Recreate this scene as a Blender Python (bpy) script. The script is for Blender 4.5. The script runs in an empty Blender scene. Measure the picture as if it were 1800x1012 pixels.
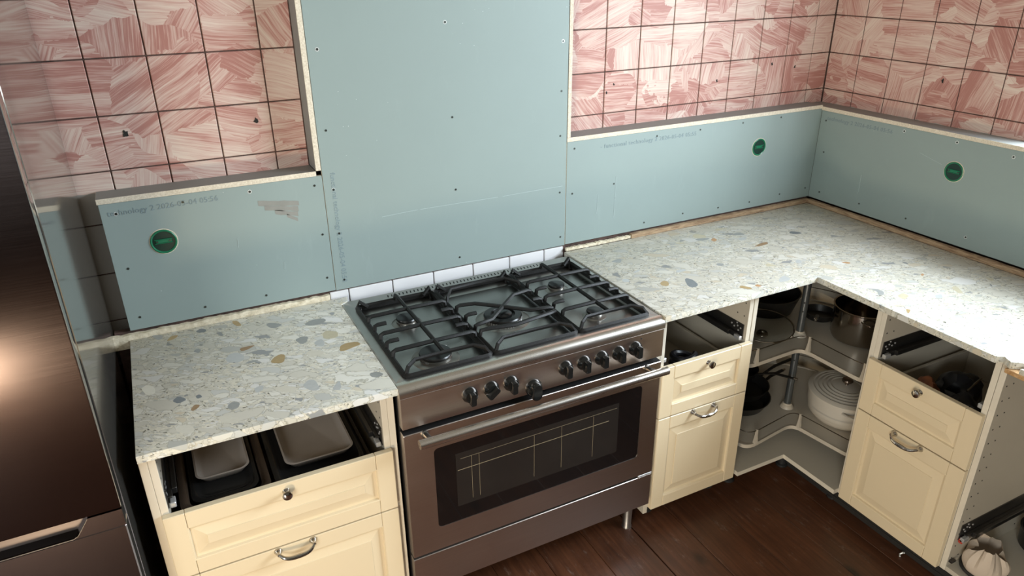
import bpy, bmesh, math, random
from mathutils import Vector, Matrix, noise
from math import pi, sin, cos, radians
random.seed(7)
S = bpy.context.scene
COL = S.collection

# ---------------------------------------------------------------- camera
cam = bpy.data.cameras.new('camera')
cam.sensor_width = 36.0
cam.lens = 1268.07 / 1800 * 36
cam.clip_start = 0.02
camo = bpy.data.objects.new('camera', cam)
COL.objects.link(camo)
camo.location = (-2.7135, -2.2952, 1.9595)
camo.rotation_euler = (radians(65.4148), radians(0.5933), radians(-26.8392))
S.camera = camo

# ---------------------------------------------------------------- world, lights, exposure
S.view_settings.view_transform = 'Standard'
S.view_settings.look = 'None'
S.view_settings.gamma = 1.0
S.view_settings.use_curve_mapping = False
S.view_settings.exposure = 0.0
wd = bpy.data.worlds.new('room_light')
S.world = wd
wd.use_nodes = True
wd.node_tree.nodes['Background'].inputs[0].default_value = (1.0, 0.90, 0.72, 1)
wd.node_tree.nodes['Background'].inputs[1].default_value = 0.27

def area_light(name, loc, target, sx, sy, power, color, spread=180):
    d = bpy.data.lights.new(name, 'AREA')
    d.shape = 'RECTANGLE'; d.size = sx; d.size_y = sy
    d.energy = power; d.color = color; d.spread = radians(spread)
    o = bpy.data.objects.new(name, d); COL.objects.link(o)
    o.location = loc
    o.rotation_euler = (Vector(target) - Vector(loc)).to_track_quat('-Z', 'Y').to_euler()
    return o
# daylight through the window in the right hand wall, just beyond the frame
area_light('window_daylight', (0.62, -1.62, 1.95), (-.95, -.95, .90), 1.6, 1.3, 190, (0.80, 0.91, 1.0), 160)
# warm low lamp added behind the camera, standing in for a sunlit floor patch
area_light('floor_bounce_fill', (-3.46, -2.55, 0.17), (-1.9, -0.6, 0.45), 0.24, 0.30, 25, (1.0, 0.80, 0.55))
# soft daylight of a second window far behind the camera
area_light('rear_daylight', (-4.7, -4.0, 1.9), (-1.6, 0.0, 1.1), 1.3, 1.2, 95, (0.92, 0.96, 0.94))

# ---------------------------------------------------------------- node helpers
def new_mat(name):
    m = bpy.data.materials.new(name); m.use_nodes = True
    nt = m.node_tree
    return m, nt, nt.nodes['Principled BSDF']
class NT:
    def __init__(s, nt): s.nt = nt; s.n = nt.nodes; s.l = nt.links
    def put(s, sock, v):
        if isinstance(v, bpy.types.NodeSocket): s.l.new(v, sock)
        elif v is not None:
            try: sock.default_value = v
            except Exception: sock.default_value = (v[0], v[1], v[2], 1) if hasattr(v, '__len__') else (v, v, v)
    def pos(s): return s.n.new('ShaderNodeNewGeometry').outputs['Position']
    def obj(s): return s.n.new('ShaderNodeTexCoord').outputs['Object']
    def math(s, op, a, b=None, c=None, clamp=False):
        x = s.n.new('ShaderNodeMath'); x.operation = op; x.use_clamp = clamp
        s.put(x.inputs[0], a)
        if b is not None: s.put(x.inputs[1], b)
        if c is not None: s.put(x.inputs[2], c)
        return x.outputs[0]
    def vmath(s, op, a, b=None):
        x = s.n.new('ShaderNodeVectorMath'); x.operation = op
        s.put(x.inputs[0], a)
        if b is not None: s.put(x.inputs[1], b)
        return x.outputs[0]
    def map(s, v, scale=(1, 1, 1), loc=(0, 0, 0), rot=(0, 0, 0)):
        x = s.n.new('ShaderNodeMapping'); s.l.new(v, x.inputs[0])
        x.inputs['Scale'].default_value = scale; x.inputs['Location'].default_value = loc; x.inputs['Rotation'].default_value = rot
        return x.outputs[0]
    def noise(s, v, scale=5, detail=3, rough=.5, dist=0, out=0):
        x = s.n.new('ShaderNodeTexNoise'); s.put(x.inputs['Vector'], v)
        s.put(x.inputs['Scale'], scale); x.inputs['Detail'].default_value = detail
        x.inputs['Roughness'].default_value = rough; x.inputs['Distortion'].default_value = dist
        return x.outputs[out]
    def voro(s, v, scale=5, feat='F1', rnd=1.0):
        x = s.n.new('ShaderNodeTexVoronoi'); x.feature = feat
        s.put(x.inputs['Vector'], v); x.inputs['Scale'].default_value = scale; x.inputs['Randomness'].default_value = rnd
        return x
    def ramp(s, f, stops, interp='LINEAR'):
        x = s.n.new('ShaderNodeValToRGB'); s.put(x.inputs[0], f); r = x.color_ramp; r.interpolation = interp
        while len(r.elements) < len(stops): r.elements.new(.5)
        for e, (p, c) in zip(r.elements, stops):
            e.position = p; e.color = (c, c, c, 1) if not hasattr(c, '__len__') else (c[0], c[1], c[2], 1)
        return x.outputs[0]
    def mix(s, f, a, b, blend='MIX'):
        x = s.n.new('ShaderNodeMix'); x.data_type = 'RGBA'; x.blend_type = blend
        s.put(x.inputs[0], f); s.put(x.inputs[6], a if isinstance(a, bpy.types.NodeSocket) else (a[0], a[1], a[2], 1))
        s.put(x.inputs[7], b if isinstance(b, bpy.types.NodeSocket) else (b[0], b[1], b[2], 1))
        return x.outputs[2]
    def sep(s, v):
        x = s.n.new('ShaderNodeSeparateXYZ'); s.put(x.inputs[0], v); return x.outputs
    def comb(s, a, b, c):
        x = s.n.new('ShaderNodeCombineXYZ'); s.put(x.inputs[0], a); s.put(x.inputs[1], b); s.put(x.inputs[2], c); return x.outputs[0]
    def bump(s, h, strength=.3, dist=.002):
        x = s.n.new('ShaderNodeBump'); s.put(x.inputs['Height'], h)
        x.inputs['Strength'].default_value = strength; x.inputs['Distance'].default_value = dist
        return x.outputs[0]

def simple(name, c, rough=.5, metal=0.0, var=.06, vs=8, bump=0.0, bs=60, coat=0, spec=None):
    m, nt, b = new_mat(name); q = NT(nt); p = q.obj()
    f = q.noise(p, vs, 4, .6)
    lo = tuple(max(0, k * (1 - var * 2)) for k in c); hi = tuple(min(1, k * (1 + var)) for k in c)
    nt.links.new(q.mix(f, lo, hi), b.inputs['Base Color'])
    b.inputs['Roughness'].default_value = rough; b.inputs['Metallic'].default_value = metal
    b.inputs['Coat Weight'].default_value = coat
    if spec is not None: b.inputs['Specular IOR Level'].default_value = spec
    if bump: nt.links.new(q.bump(q.noise(p, bs, 3), bump, .002), b.inputs['Normal'])
    return m

def brushed(name, c, rough, axis, var=.12, metal=1.0, smudge=.1, aniso=0.0):
    """brushed metal: fine scratches run along `axis` (0, 1 or 2)"""
    m, nt, b = new_mat(name); q = NT(nt); p = q.pos()
    sc = [420, 420, 420]; sc[axis] = 5
    f = q.noise(q.map(p, tuple(sc)), 1, 3, .6)
    g = q.noise(p, 5, 5, .65)
    lo = tuple(k * (1 - var) for k in c); hi = tuple(min(1, k * (1 + var)) for k in c)
    nt.links.new(q.mix(f, lo, hi), b.inputs['Base Color'])
    r = q.math('MULTIPLY_ADD', g, smudge * 2, rough - smudge)
    r = q.math('MULTIPLY_ADD', f, .08, r)
    nt.links.new(r, b.inputs['Roughness'])
    b.inputs['Metallic'].default_value = metal
    if aniso:
        b.inputs['Anisotropic'].default_value = aniso
        t = nt.nodes.new('ShaderNodeTangent'); t.direction_type = 'RADIAL'; t.axis = 'Z'; b.inputs['Anisotropic Rotation'].default_value = .0
        nt.links.new(t.outputs[0], b.inputs['Tangent'])
    if name != 'handle_steel': nt.links.new(q.bump(f, .04, .0004), b.inputs['Normal'])
    return m

# ---------------------------------------------------------------- materials
def mat_terrazzo():
    m, nt, b = new_mat('terrazzo'); q = NT(nt); P = q.pos()
    n = q.noise(P, 22, 3, .5, 0, 1)
    d = q.vmath('ADD', P, q.vmath('SCALE', q.vmath('SUBTRACT', n, (.5, .5, .5)), None))
    sc = d.node.inputs[1].links[0].from_node; sc.inputs['Scale'].default_value = .035
    dm = q.map(d, (1, 1, 1), (0, 0, 0), (0, 0, .5))
    ds = q.map(dm, (.62, 1.25, 1))
    col = q.mix(q.noise(P, 90, 3), (.55, .52, .42), (.74, .705, .60))
    # fine dark and pale specks
    v3 = q.voro(ds, 165); e3 = q.voro(ds, 165, 'DISTANCE_TO_EDGE').outputs['Distance']
    s3 = q.sep(v3.outputs['Color'])
    m3 = q.math('MULTIPLY', q.math('GREATER_THAN', s3[0], .64), q.ramp(e3, [(.05, 0), (.12, 1)]))
    col = q.mix(m3, col, q.ramp(s3[1], [(0, (.10, .095, .075)), (.35, (.26, .25, .20)), (.6, (.42, .39, .30)), (.8, (.74, .73, .70)), (1, (.35, .36, .36))]))
    for scale, th, a, e in ((125, .45, .07, .13), (66, .52, .06, .11), (34, .66, .05, .08), (20, .86, .045, .07)):
        dd = q.map(ds, (1, 1, 1), (scale * .37, scale * .11, .3))
        v = q.voro(dd, scale); ed = q.voro(dd, scale, 'DISTANCE_TO_EDGE').outputs['Distance']
        s_ = q.sep(v.outputs['Color'])
        on = q.math('GREATER_THAN', s_[0], th)
        # thin darker rim
        rim = q.math('MULTIPLY', on, q.ramp(ed, [(a * .55, 0), (a * .7, 1)]))
        col = q.mix(q.math('MULTIPLY', rim, .62), col, (.32, .305, .24))
        body = q.math('MULTIPLY', on, q.ramp(ed, [(a, 0), (e, 1)]))
        vein = q.noise(q.map(P, (1, 1, 1), (0, 0, 0), (0, 0, .8)), 40, 4, .6, 2)
        stone = q.ramp(s_[1], [(0, (.60, .575, .49)), (.3, (.68, .66, .58)), (.45, (.56, .56, .52)), (.60, (.71, .69, .61)), (.80, (.47, .47, .43)), (.85, (.60, .53, .40)), (.88, (.70, .69, .65)), (.975, (.27, .28, .28))], 'CONSTANT')
        stone = q.mix(q.math('MULTIPLY', vein, .25), stone, (.40, .40, .37))
        col = q.mix(body, col, stone)
    nt.links.new(col, b.inputs['Base Color'])
    b.inputs['Roughness'].default_value = .34
    b.inputs['Specular IOR Level'].default_value = .35
    nt.links.new(q.math('MULTIPLY_ADD', q.noise(P, 9, 4), .14, .30), b.inputs['Roughness'])
    return m
def mat_chip(name, a, c):
    m, nt, b = new_mat('chip_' + name); q = NT(nt); P = q.pos()
    f = q.noise(q.map(P, (1, 4, 1), (0, 0, 0), (0, 0, .6)), 45, 4, .6, 1)
    nt.links.new(q.mix(f, a, c), b.inputs['Base Color'])
    b.inputs['Roughness'].default_value = .35
    return m

def mat_tile(name, painted=True):
    """white glazed tile brushed over with thin red primer; the brush strokes cross the joints"""
    m, nt, b = new_mat(name); q = NT(nt); P = q.pos(); x, y, z = q.sep(P)[:3]
    uv = q.comb(q.math('SUBTRACT', x, y), z, 0)
    w = q.noise(uv, 3.2, 2, .5, 0, 1)
    wn = q.vmath('SUBTRACT', w, (.5, .5, .5))
    sc = q.n.new('ShaderNodeVectorMath'); sc.operation = 'SCALE'; q.l.new(wn, sc.inputs[0]); sc.inputs['Scale'].default_value = .05
    uvd = q.vmath('ADD', uv, sc.outputs[0])
    def strokes(vscale, off, spread):
        jn = q.n.new('ShaderNodeVectorMath'); jn.operation = 'SCALE'; q.l.new(q.vmath('SUBTRACT', q.noise(uv, 30, 3, .6, 0, 1), (.5, .5, .5)), jn.inputs[0]); jn.inputs['Scale'].default_value = .045
        vv = q.map(q.vmath('ADD', uvd, jn.outputs[0]), (.75, 1.25, 1), off)
        c = q.sep(q.voro(vv, vscale).outputs['Color'])
        ang = q.math('MULTIPLY', q.math('POWER', q.math('MULTIPLY_ADD', c[0], 2, -1), 3), spread)
        r = q.n.new('ShaderNodeVectorRotate'); r.rotation_type = 'Z_AXIS'
        q.l.new(uvd, r.inputs['Vector']); q.l.new(ang, r.inputs['Angle'])
        o = q.vmath('ADD', r.outputs[0], q.comb(q.math('MULTIPLY', c[1], 3), q.math('MULTIPLY', c[2], 3), 0))
        a = q.noise(q.map(o, (5, 190, 1)), 1, 4, .65)
        fine = q.noise(q.map(o, (10, 640, 1)), 1, 3, .6)
        bb = q.noise(q.map(o, (3.0, 20, 1)), 1, 4, .6)
        t = q.math('MULTIPLY_ADD', bb, .70, q.math('MULTIPLY', a, .70))
        t = q.math('ADD', t, q.math('MULTIPLY', fine, .36))
        return q.math('MULTIPLY_ADD', q.math('SUBTRACT', c[1], .5), .20, t)
    s1 = strokes(4.2, (0, 0, 0), 1.9)
    s2 = strokes(6.5, (3.1, 1.7, 0), 1.3)
    pick = q.math('GREATER_THAN', q.noise(uvd, 4.5, 1), .53)
    mx = q.n.new('ShaderNodeMix'); mx.data_type = 'FLOAT'
    q.l.new(pick, mx.inputs[0]); q.l.new(s1, mx.inputs[2]); q.l.new(s2, mx.inputs[3])
    t = mx.outputs[0]
    pink = q.ramp(t, [(.64, (.72, .60, .51)), (.79, (.66, .49, .42)), (.92, (.56, .335, .285)), (1.08, (.44, .21, .175))])
    plain = q.mix(q.noise(uv, 6, 3), (.36, .335, .30), (.46, .43, .40))  # bare tile in grey brown, its shade put into the colour
    if painted:
        edge = q.math('MULTIPLY_ADD', q.noise(q.map(uv, (20, 3, 1)), 1, 3), .016, 1.333)
        f = q.math('GREATER_THAN', z, edge)
        col = q.mix(f, plain, pink)
    else:
        col = q.mix(q.noise(uv, 6, 3), (.72, .72, .74), (.80, .79, .79))
    nt.links.new(col, b.inputs['Base Color'])
    b.inputs['Roughness'].default_value = .48 if painted else .16
    if painted: b.inputs['Specular IOR Level'].default_value = .25
    if painted: nt.links.new(q.bump(t, .25, .0012), b.inputs['Normal'])
    return m

def mat_board(name, face, edge=None):
    """moisture resistant plasterboard: pale blue green paper with dust and scuffs"""
    m, nt, b = new_mat(name); q = NT(nt); P = q.pos(); x, y, z = q.sep(P)[:3]
    uv = q.comb(q.math('SUBTRACT', x, y), z, 0)
    f = q.noise(uv, 2.5, 5, .6)
    g = q.noise(uv, 210, 2, .6)
    col = q.mix(f, tuple(k * .93 for k in face), tuple(min(1, k * 1.05) for k in face))
    col = q.mix(q.ramp(q.noise(q.map(uv, (14, 3.2, 1)), 1, 5, .7), [(.62, 0), (.75, .10)]), col, (.45, .52, .52))
    sp = q.ramp(q.voro(uv, 46).outputs['Distance'], [(0, 1), (.045, 1), (.06, 0)])
    few = q.math('GREATER_THAN', q.noise(q.map(uv, (5, 2.4, 1)), 1, 2), .62)
    col = q.mix(q.math('MULTIPLY', sp, q.math('MULTIPLY', few, .7)), col, (.78, .82, .82))
    nt.links.new(col, b.inputs['Base Color'])
    b.inputs['Roughness'].default_value = .55
    nt.links.new(q.bump(g, .08, .0006), b.inputs['Normal'])
    return m

def mat_wood_floor():
    m, nt, b = new_mat('stained_floor_wood'); q = NT(nt); P = q.pos()
    rnd = q.n.new('ShaderNodeObjectInfo').outputs['Random']
    P = q.vmath('ADD', P, q.comb(q.math('MULTIPLY', rnd, 9), q.math('MULTIPLY', rnd, 5), 0))
    gr = q.noise(q.map(P, (60, 3.5, 1)), 1, 5, .6, .6)
    bl = q.noise(P, 3.2, 4, .6)
    col = q.ramp(q.math('MULTIPLY_ADD', gr, .6, q.math('MULTIPLY', bl, .5)), [(.3, (.034, .013, .007)), (.52, (.080, .029, .013)), (.75, (.145, .054, .024))])
    kn = q.voro(q.map(P, (1, .55, 1)), 3.1).outputs['Distance']
    col = q.mix(q.ramp(kn, [(.03, .85), (.09, 0)]), col, (.012, .007, .005))
    sc = q.noise(q.map(P, (26, 9, 1), (0, 0, 0), (0, 0, .7)), 1, 8, .8)
    col = q.mix(q.ramp(sc, [(.57, 0), (.72, .55)]), col, (.26, .20, .16))
    nt.links.new(col, b.inputs['Base Color'])
    nt.links.new(q.math('MULTIPLY_ADD', sc, .35, .24), b.inputs['Roughness'])
    nt.links.new(q.bump(gr, .12, .001), b.inputs['Normal'])
    return m

def mat_rough(name, a, c, scale=40, rough=.85, bump=.5, stretch=(1, 1, 1)):
    m, nt, b = new_mat(name); q = NT(nt); P = q.pos()
    f = q.noise(q.map(P, stretch), scale, 5, .65)
    nt.links.new(q.ramp(f, [(.3, a), (.7, c)]), b.inputs['Base Color'])
    b.inputs['Roughness'].default_value = rough
    nt.links.new(q.bump(f, bump, .002), b.inputs['Normal'])
    return m

M = dict(
    terrazzo=mat_terrazzo(),
    tile=mat_tile('brushed_tile'), white_tile=mat_tile('white_tile', False),
    grout=mat_rough('dark_grout', (.045, .028, .022), (.13, .075, .06), 30),
    board=mat_board('blue_green_board', (.268, .332, .318)),
    cut=mat_rough('board_cut_edge', (.56, .48, .36), (.80, .73, .60), 220, .9, .3),
    ledge=mat_board('grey_green_board', (.24, .25, .235)),
    plaster=mat_rough('crumbled_plaster', (.50, .42, .28), (.86, .78, .62), 55, .95, 1.0),
    raw_wood=mat_rough('raw_batten_wood', (.16, .085, .045), (.50, .36, .22), 9, .8, .4, (2, 2, 20)),
    screw=simple('screw_zinc', (.10, .11, .10), .4, .9), screw_white=simple('screw_bright', (.72, .74, .72), .4, .2),
    ink=simple('faint_blue_ink', (.20, .265, .285), .6), chalk=simple('chalk_line', (.42, .50, .50), .9),
    primer=simple('red_primer_smear', (.262, .26, .235), .8, var=.1, vs=30),
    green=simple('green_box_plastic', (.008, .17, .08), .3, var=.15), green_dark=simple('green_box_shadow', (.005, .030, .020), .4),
    cream=simple('cream_lacquer', (.72, .60, .41), .33, var=.015, vs=3),
    carcass=simple('shaded_melamine', (.52, .47, .385), .42, var=.03), edge=simple('panel_edge', (.70, .64, .53), .45, var=.04, vs=20),  # interior shade is put into the white panels' colour; edges stay lighter
    hole=simple('hole_dark', (.02, .018, .015), .8),
    chrome=simple('chrome', (.55, .53, .50), .09, 1.0, var=.02),
    steel=brushed('cooker_front_steel', (.58, .52, .48), .30, 0, .10, 1, .07, .5),
    hobsteel=brushed('hob_steel', (.50, .49, .47), .34, 0, .08, 1, .08),
    hobwell=brushed('hob_well_steel', (.36, .355, .34), .27, 0, .10, 1, .12),
    bar=brushed('handle_steel', (.68, .64, .58), .24, 0, .05, 1, .05),
    iron=simple('cast_iron', (.012, .0115, .011), .50, var=.2, vs=60, bump=.3, bs=300, spec=.28),
    enamel=simple('black_burner_enamel', (.010, .010, .010), .30), brass=simple('burner_metal', (.30, .285, .26), .32, .9),
    knob=simple('black_knob', (.008, .009, .009), .18, var=.1, spec=.6),
    glass_black=simple('black_oven_glass', (.006, .005, .005), .06, var=.1, coat=.3),
    glass_in=simple('inner_oven_glass', (.020, .017, .015), .10, var=.25, vs=5),
    glassline=simple('glass_line', (.30, .24, .15), .4),
    dark=simple('shadow_gap_black', (.006, .005, .005), .7),
    fridge=brushed('dark_fridge_steel', (.125, .10, .097), .20, 0, .10, 1, .03, .82),
    fridge_side=simple('fridge_side_lacquer', (.40, .37, .33), .085, .88, var=.02),
    fridge_trim=simple('fridge_trim', (.09, .075, .07), .35, .9),
    runner=simple('drawer_runner_steel', (.13, .125, .12), .33, .9, var=.2), clip=simple('runner_clip', (.55, .55, .55), .3, .5),
    tin=simple('brown_enamel_tin', (.105, .075, .055), .22, .55, var=.15), tin_black=simple('black_enamel_tin', (.012, .012, .012), .12),
    dish=simple('stoneware_dish', (.36, .31, .27), .35, var=.08), drawer=simple('drawer_side', (.20, .165, .13), .4, .3),
    pot=simple('polished_pot_steel', (.42, .38, .33), .13, 1.0, var=.1, vs=15), black_pan=simple('black_pan', (.012, .011, .010), .35),
    glass_lid=None, casserole=simple('cream_cast_iron', (.62, .57, .49), .22, var=.02),
    lidknob=simple('brown_knob_metal', (.26, .20, .16), .18, .9),
    plastic=simple('shaded_plastic', (.56, .50, .41), .35), pole=simple('grey_pole', (.20, .22, .23), .3, .8),  # white shelves toned down, with the cabinet's inner shade in their colour
    wire=simple('chrome_wire', (.40, .37, .33), .2, 1.0),
    onion=simple('orange_brown_net', (.34, .115, .045), .5, var=.5, vs=40, bump=.6, bs=120), black_cloth=simple('black_plastic', (.010, .010, .012), .35, bump=.3, bs=30),
    paper=simple('crumpled_paper', (.60, .50, .40), .75, var=.08), red=simple('red_plastic', (.45, .05, .03), .4),
    plinth=simple('dark_plinth', (.06, .058, .055), .3, .5), leg=simple('black_leg', (.02, .02, .02), .5),
    floor=mat_wood_floor(), wall=mat_rough('plain_wall', (.55, .53, .50), (.62, .60, .57), 6, .9, .1),
    osb=mat_rough('broken_worktop_core', (.30, .15, .05), (.62, .40, .20), 60, .8, .6),
    frame_white=simple('window_paint', (.78, .78, .76), .4),
)
gm, gnt, gb = new_mat('clear_glass'); gq = NT(gnt)
gb.inputs['Transmission Weight'].default_value = 1.0; gb.inputs['Roughness'].default_value = .03; gb.inputs['IOR'].default_value = 1.2
gnt.links.new(gq.mix(gq.noise(gq.obj(), 4), (.80, .82, .80), (.86, .88, .86)), gb.inputs['Base Color'])
M['glass_lid'] = gm
CH = dict(ochre=mat_chip('ochre', (.30, .21, .09), (.50, .37, .19)), grey=mat_chip('grey', (.24, .25, .24), (.38, .39, .37)),
          slate=mat_chip('slate', (.13, .145, .15), (.24, .26, .27)), sand=mat_chip('sand', (.46, .41, .27), (.60, .55, .41)),
          brown=mat_chip('brown', (.20, .12, .06), (.42, .29, .16)), pale=mat_chip('pale', (.40, .42, .41), (.55, .56, .54)),
          cream=mat_chip('cream', (.60, .57, .47), (.68, .65, .56)), orange=mat_chip('orange', (.38, .20, .08), (.56, .34, .17)))

# ---------------------------------------------------------------- geometry helpers
def bev(bm, geo_verts, r, seg=1):
    es = list({e for v in geo_verts for e in v.link_edges})
    if r > 0: bmesh.ops.bevel(bm, geom=es, offset=r, offset_type='OFFSET', segments=seg, profile=.5, affect='EDGES')
def box(bm, x0, y0, z0, x1, y1, z1, r=0.0, seg=1, mi=0):
    n0 = len(bm.faces)
    vs = [bm.verts.new((x, y, z)) for z in (z0, z1) for y in (y0, y1) for x in (x0, x1)]
    for f in ((0, 2, 3, 1), (4, 5, 7, 6), (0, 1, 5, 4), (2, 6, 7, 3), (0, 4, 6, 2), (1, 3, 7, 5)):
        bm.faces.new([vs[i] for i in f]).material_index = mi
    if r: bev(bm, vs, r, seg)
    return bm
def loft(bm, rings, closed=True, cap0=True, cap1=True, mi=0):
    R = [[bm.verts.new(p) for p in ring] for ring in rings]
    n = len(R[0])
    for a, b in zip(R[:-1], R[1:]):
        for i in range(n if closed else n - 1):
            j = (i + 1) % n
            bm.faces.new((a[i], a[j], b[j], b[i])).material_index = mi
    if cap0: bm.faces.new(list(reversed(R[0]))).material_index = mi
    if cap1: bm.faces.new(R[-1]).material_index = mi
    return R
def tube(bm, path, r, n=8, closed=False, flat=1.0, mi=0):
    P = [Vector(p) for p in path]; k = len(P)
    rr = r if hasattr(r, '__len__') else [r] * k
    rings = []; up = None
    for i in range(k):
        if closed: t = P[(i + 1) % k] - P[i - 1]
        else: t = P[min(i + 1, k - 1)] - P[max(i - 1, 0)]
        t.normalize()
        if up is None:
            up = Vector((0, 0, 1)) if abs(t.z) < .9 else Vector((0, 1, 0))
        s = t.cross(up)
        if s.length < 1e-4: s = t.cross(Vector((1, 0, 0)))
        s.normalize(); u = s.cross(t).normalized(); up = u
        rings.append([P[i] + s * (cos(2 * pi * (j + .5) / n) * rr[i]) + u * (sin(2 * pi * (j + .5) / n) * rr[i] * flat) for j in range(n)])
    if closed: rings.append(rings[0]); R = loft(bm, rings, True, False, False, mi); bmesh.ops.remove_doubles(bm, verts=[v for g in (R[0], R[-1]) for v in g], dist=1e-6)
    else: loft(bm, rings, True, True, True, mi)
    return bm
def lathe(bm, prof, c=(0, 0, 0), n=24, rot=None, sx=1.0, sy=1.0, mi=0):
    """prof: (radius, height) from bottom to top, closed at ends when radius is 0"""
    rot = rot or Matrix.Identity(3); c = Vector(c); rings = []
    for r, h in prof:
        r = max(r, 1e-4)
        rings.append([c + rot @ Vector((cos(2 * pi * j / n) * r * sx, sin(2 * pi * j / n) * r * sy, h)) for j in range(n)])
    loft(bm, rings, True, True, True, mi)
    return bm
def cyl(bm, a, b, r, n=16, r2=None, mi=0):
    a = Vector(a); b = Vector(b); d = b - a
    rot = d.to_track_quat('Z', 'Y').to_matrix()
    return lathe(bm, [(r, 0), (r if r2 is None else r2, d.length)], a, n, rot, mi=mi)
def rrect(x0, y0, x1, y1, r, n=5):
    pts = []
    for cx, cy, a in ((x1 - r, y1 - r, 0), (x0 + r, y1 - r, 90), (x0 + r, y0 + r, 180), (x1 - r, y0 + r, 270)):
        for k in range(n + 1):
            t = radians(a + 90 * k / n); pts.append((cx + r * cos(t), cy + r * sin(t)))
    return pts
def prism(bm, pts, z0, z1, mi=0):
    loft(bm, [[(x, y, z0) for x, y in pts], [(x, y, z1) for x, y in pts]], mi=mi); return bm
def jitter(bm, amp, scale, seed=0):
    for v in bm.verts:
        v.co += noise.noise_vector(v.co * scale + Vector((seed, seed * 2, 0))) * amp
    return bm
def NB(): return bmesh.new()

def finish(bm, mats, smooth=35):
    bmesh.ops.recalc_face_normals(bm, faces=bm.faces)
    me = bpy.data.meshes.new('mesh'); bm.to_mesh(me); bm.free()
    for m in (mats if isinstance(mats, (list, tuple)) else [mats]): me.materials.append(m)
    if smooth:
        me.polygons.foreach_set('use_smooth', [True] * len(me.polygons))
        me.set_sharp_from_angle(angle=radians(smooth))
    return me
def part(name, bm, mats, parent=None, label=None, smooth=35, loc=None):
    me = bm if isinstance(bm, bpy.types.Mesh) else finish(bm, mats, smooth)
    me.name = name
    o = bpy.data.objects.new(name, me); COL.objects.link(o)
    if parent is not None: o.parent = parent
    if loc is not None: o.location = loc
    if label: o['label'] = label
    return o
def thing(name, label, cat, loc=(0, 0, 0), rz=0.0, group=None):
    o = bpy.data.objects.new(name, None); COL.objects.link(o)
    o.empty_display_size = .05
    o.location = loc; o.rotation_euler = (0, 0, rz); o['label'] = label; o['category'] = cat
    if group: o['group'] = group
    return o
def tag(o, label, cat, group=None):
    o['label'] = label; o['category'] = cat
    if group: o['group'] = group
    return o
def struct(name, bm, m, label=None):
    o = part(name, bm, m); o['kind'] = 'structure'
    if label: o['label'] = label
    return o
def edge_faces(bm, test, mi=1):
    bm.normal_update()
    for f in bm.faces:
        if test(f.normal): f.material_index = mi
    return bm
def text_mesh(name, body, size, parent, origin, xdir, up, m, depth=.0003, space=1.0, label=None):
    cu = bpy.data.curves.new(name, 'FONT'); cu.body = body; cu.size = size; cu.extrude = depth; cu.space_character = space
    cu.resolution_u = 2
    o = bpy.data.objects.new('tmp', cu); COL.objects.link(o)
    me = bpy.data.meshes.new_from_object(o.evaluated_get(bpy.context.evaluated_depsgraph_get()))
    bpy.data.objects.remove(o)
    X = Vector(xdir).normalized(); Y = Vector(up).normalized(); Z = X.cross(Y)
    me.transform(Matrix((( X.x, Y.x, Z.x, origin[0]), (X.y, Y.y, Z.y, origin[1]), (X.z, Y.z, Z.z, origin[2]), (0, 0, 0, 1))))
    me.materials.clear(); me.materials.append(m)
    return part(name, me, None, parent, label)

# ================================================================ THE SETTING
# ---- floor: dark stained boards running towards the back wall
fb = NB(); box(fb, -5.6, -7.6, -.05, .45, .12, -.012)
floor = struct('floor', fb, M['dark'], 'dark brown stained timber floor boards')
xs = [-5.3 + .18 * k for k in range(8)] + [-3.86, -3.66, -3.47, -3.28, -3.08, -2.89, -2.69, -2.50, -2.31, -2.12, -1.93, -1.75, -1.565, -1.378, -1.20, -1.012, -.83, -.655, -.47, -.28, -.09, .10, .29]
for i, (a, b) in enumerate(zip(xs[:-1], xs[1:])):
    bm = NB(); g = .0005
    w = random.uniform(-.0008, .0008)
    box(bm, a + g, -7.2, -.012, b - (g if i != 20 else .0045), .085, w, .0015)
    part('floor_plank', bm, M['floor'], floor)

# ---- tiled walls
TY = .09
wb = NB(); box(wb, -5.3, TY + .0035, -.05, .45, .24, 2.62)
wall_back = struct('wall_back', wb, M['grout'], 'back wall with brushed pink tiles and blue green boards')
wr = NB()
X0 = TY + .0035
box(wr, X0, -7.2, -.05, .42, TY + .003, 1.33)          # below the window
box(wr, X0, -.86, 1.33, .42, TY + .003, 2.62)          # pier beside it
box(wr, X0, -2.30, 2.42, .42, -.86, 2.62)              # lintel
box(wr, X0, -7.2, 1.33, .42, -2.30, 2.62)
bm = NB(); box(bm, -5.45, -7.2, -.05, -5.3, .24, 2.62); struct('wall_left', bm, M['wall'], 'plain wall far to the left')
bm = NB(); box(bm, -5.45, -7.35, -.05, .42, -7.2, 2.62); struct('wall_rear', bm, M['wall'], 'plain wall behind the camera')
wall_right = struct('wall_right', wr, M['grout'], 'right hand wall with tiles above blue green board')

def make_tile(w, h, mat, t=.008, r=.0016):
    bm = NB(); box(bm, -w / 2, 0, -h / 2, w / 2, t, h / 2, r); return finish(bm, mat)
PZ = .1575; GAP = .0040
full_tile = make_tile(.158 - GAP, PZ - GAP, M['tile'])
def tile_field(parent, us, zs, place, rz):
    for a, b in zip(us[:-1], us[1:]):
        for c, d in zip(zs[:-1], zs[1:]):
            w = abs(b - a); h = d - c
            me = full_tile if abs(w - .158) < .002 and abs(h - PZ) < .001 else make_tile(w - GAP, h - GAP, M['tile'])
            o = part('tile', me, None, parent)
            o.location = place((a + b) / 2, (c + d) / 2); o.rotation_euler = (random.uniform(-.0025, .0025), 0, rz + random.uniform(-.002, .002))
zrow = [1.4015 + PZ * k for k in range(-4, 8)]
up_rows = [1.335] + [z for z in zrow if z > 1.34] 
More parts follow.
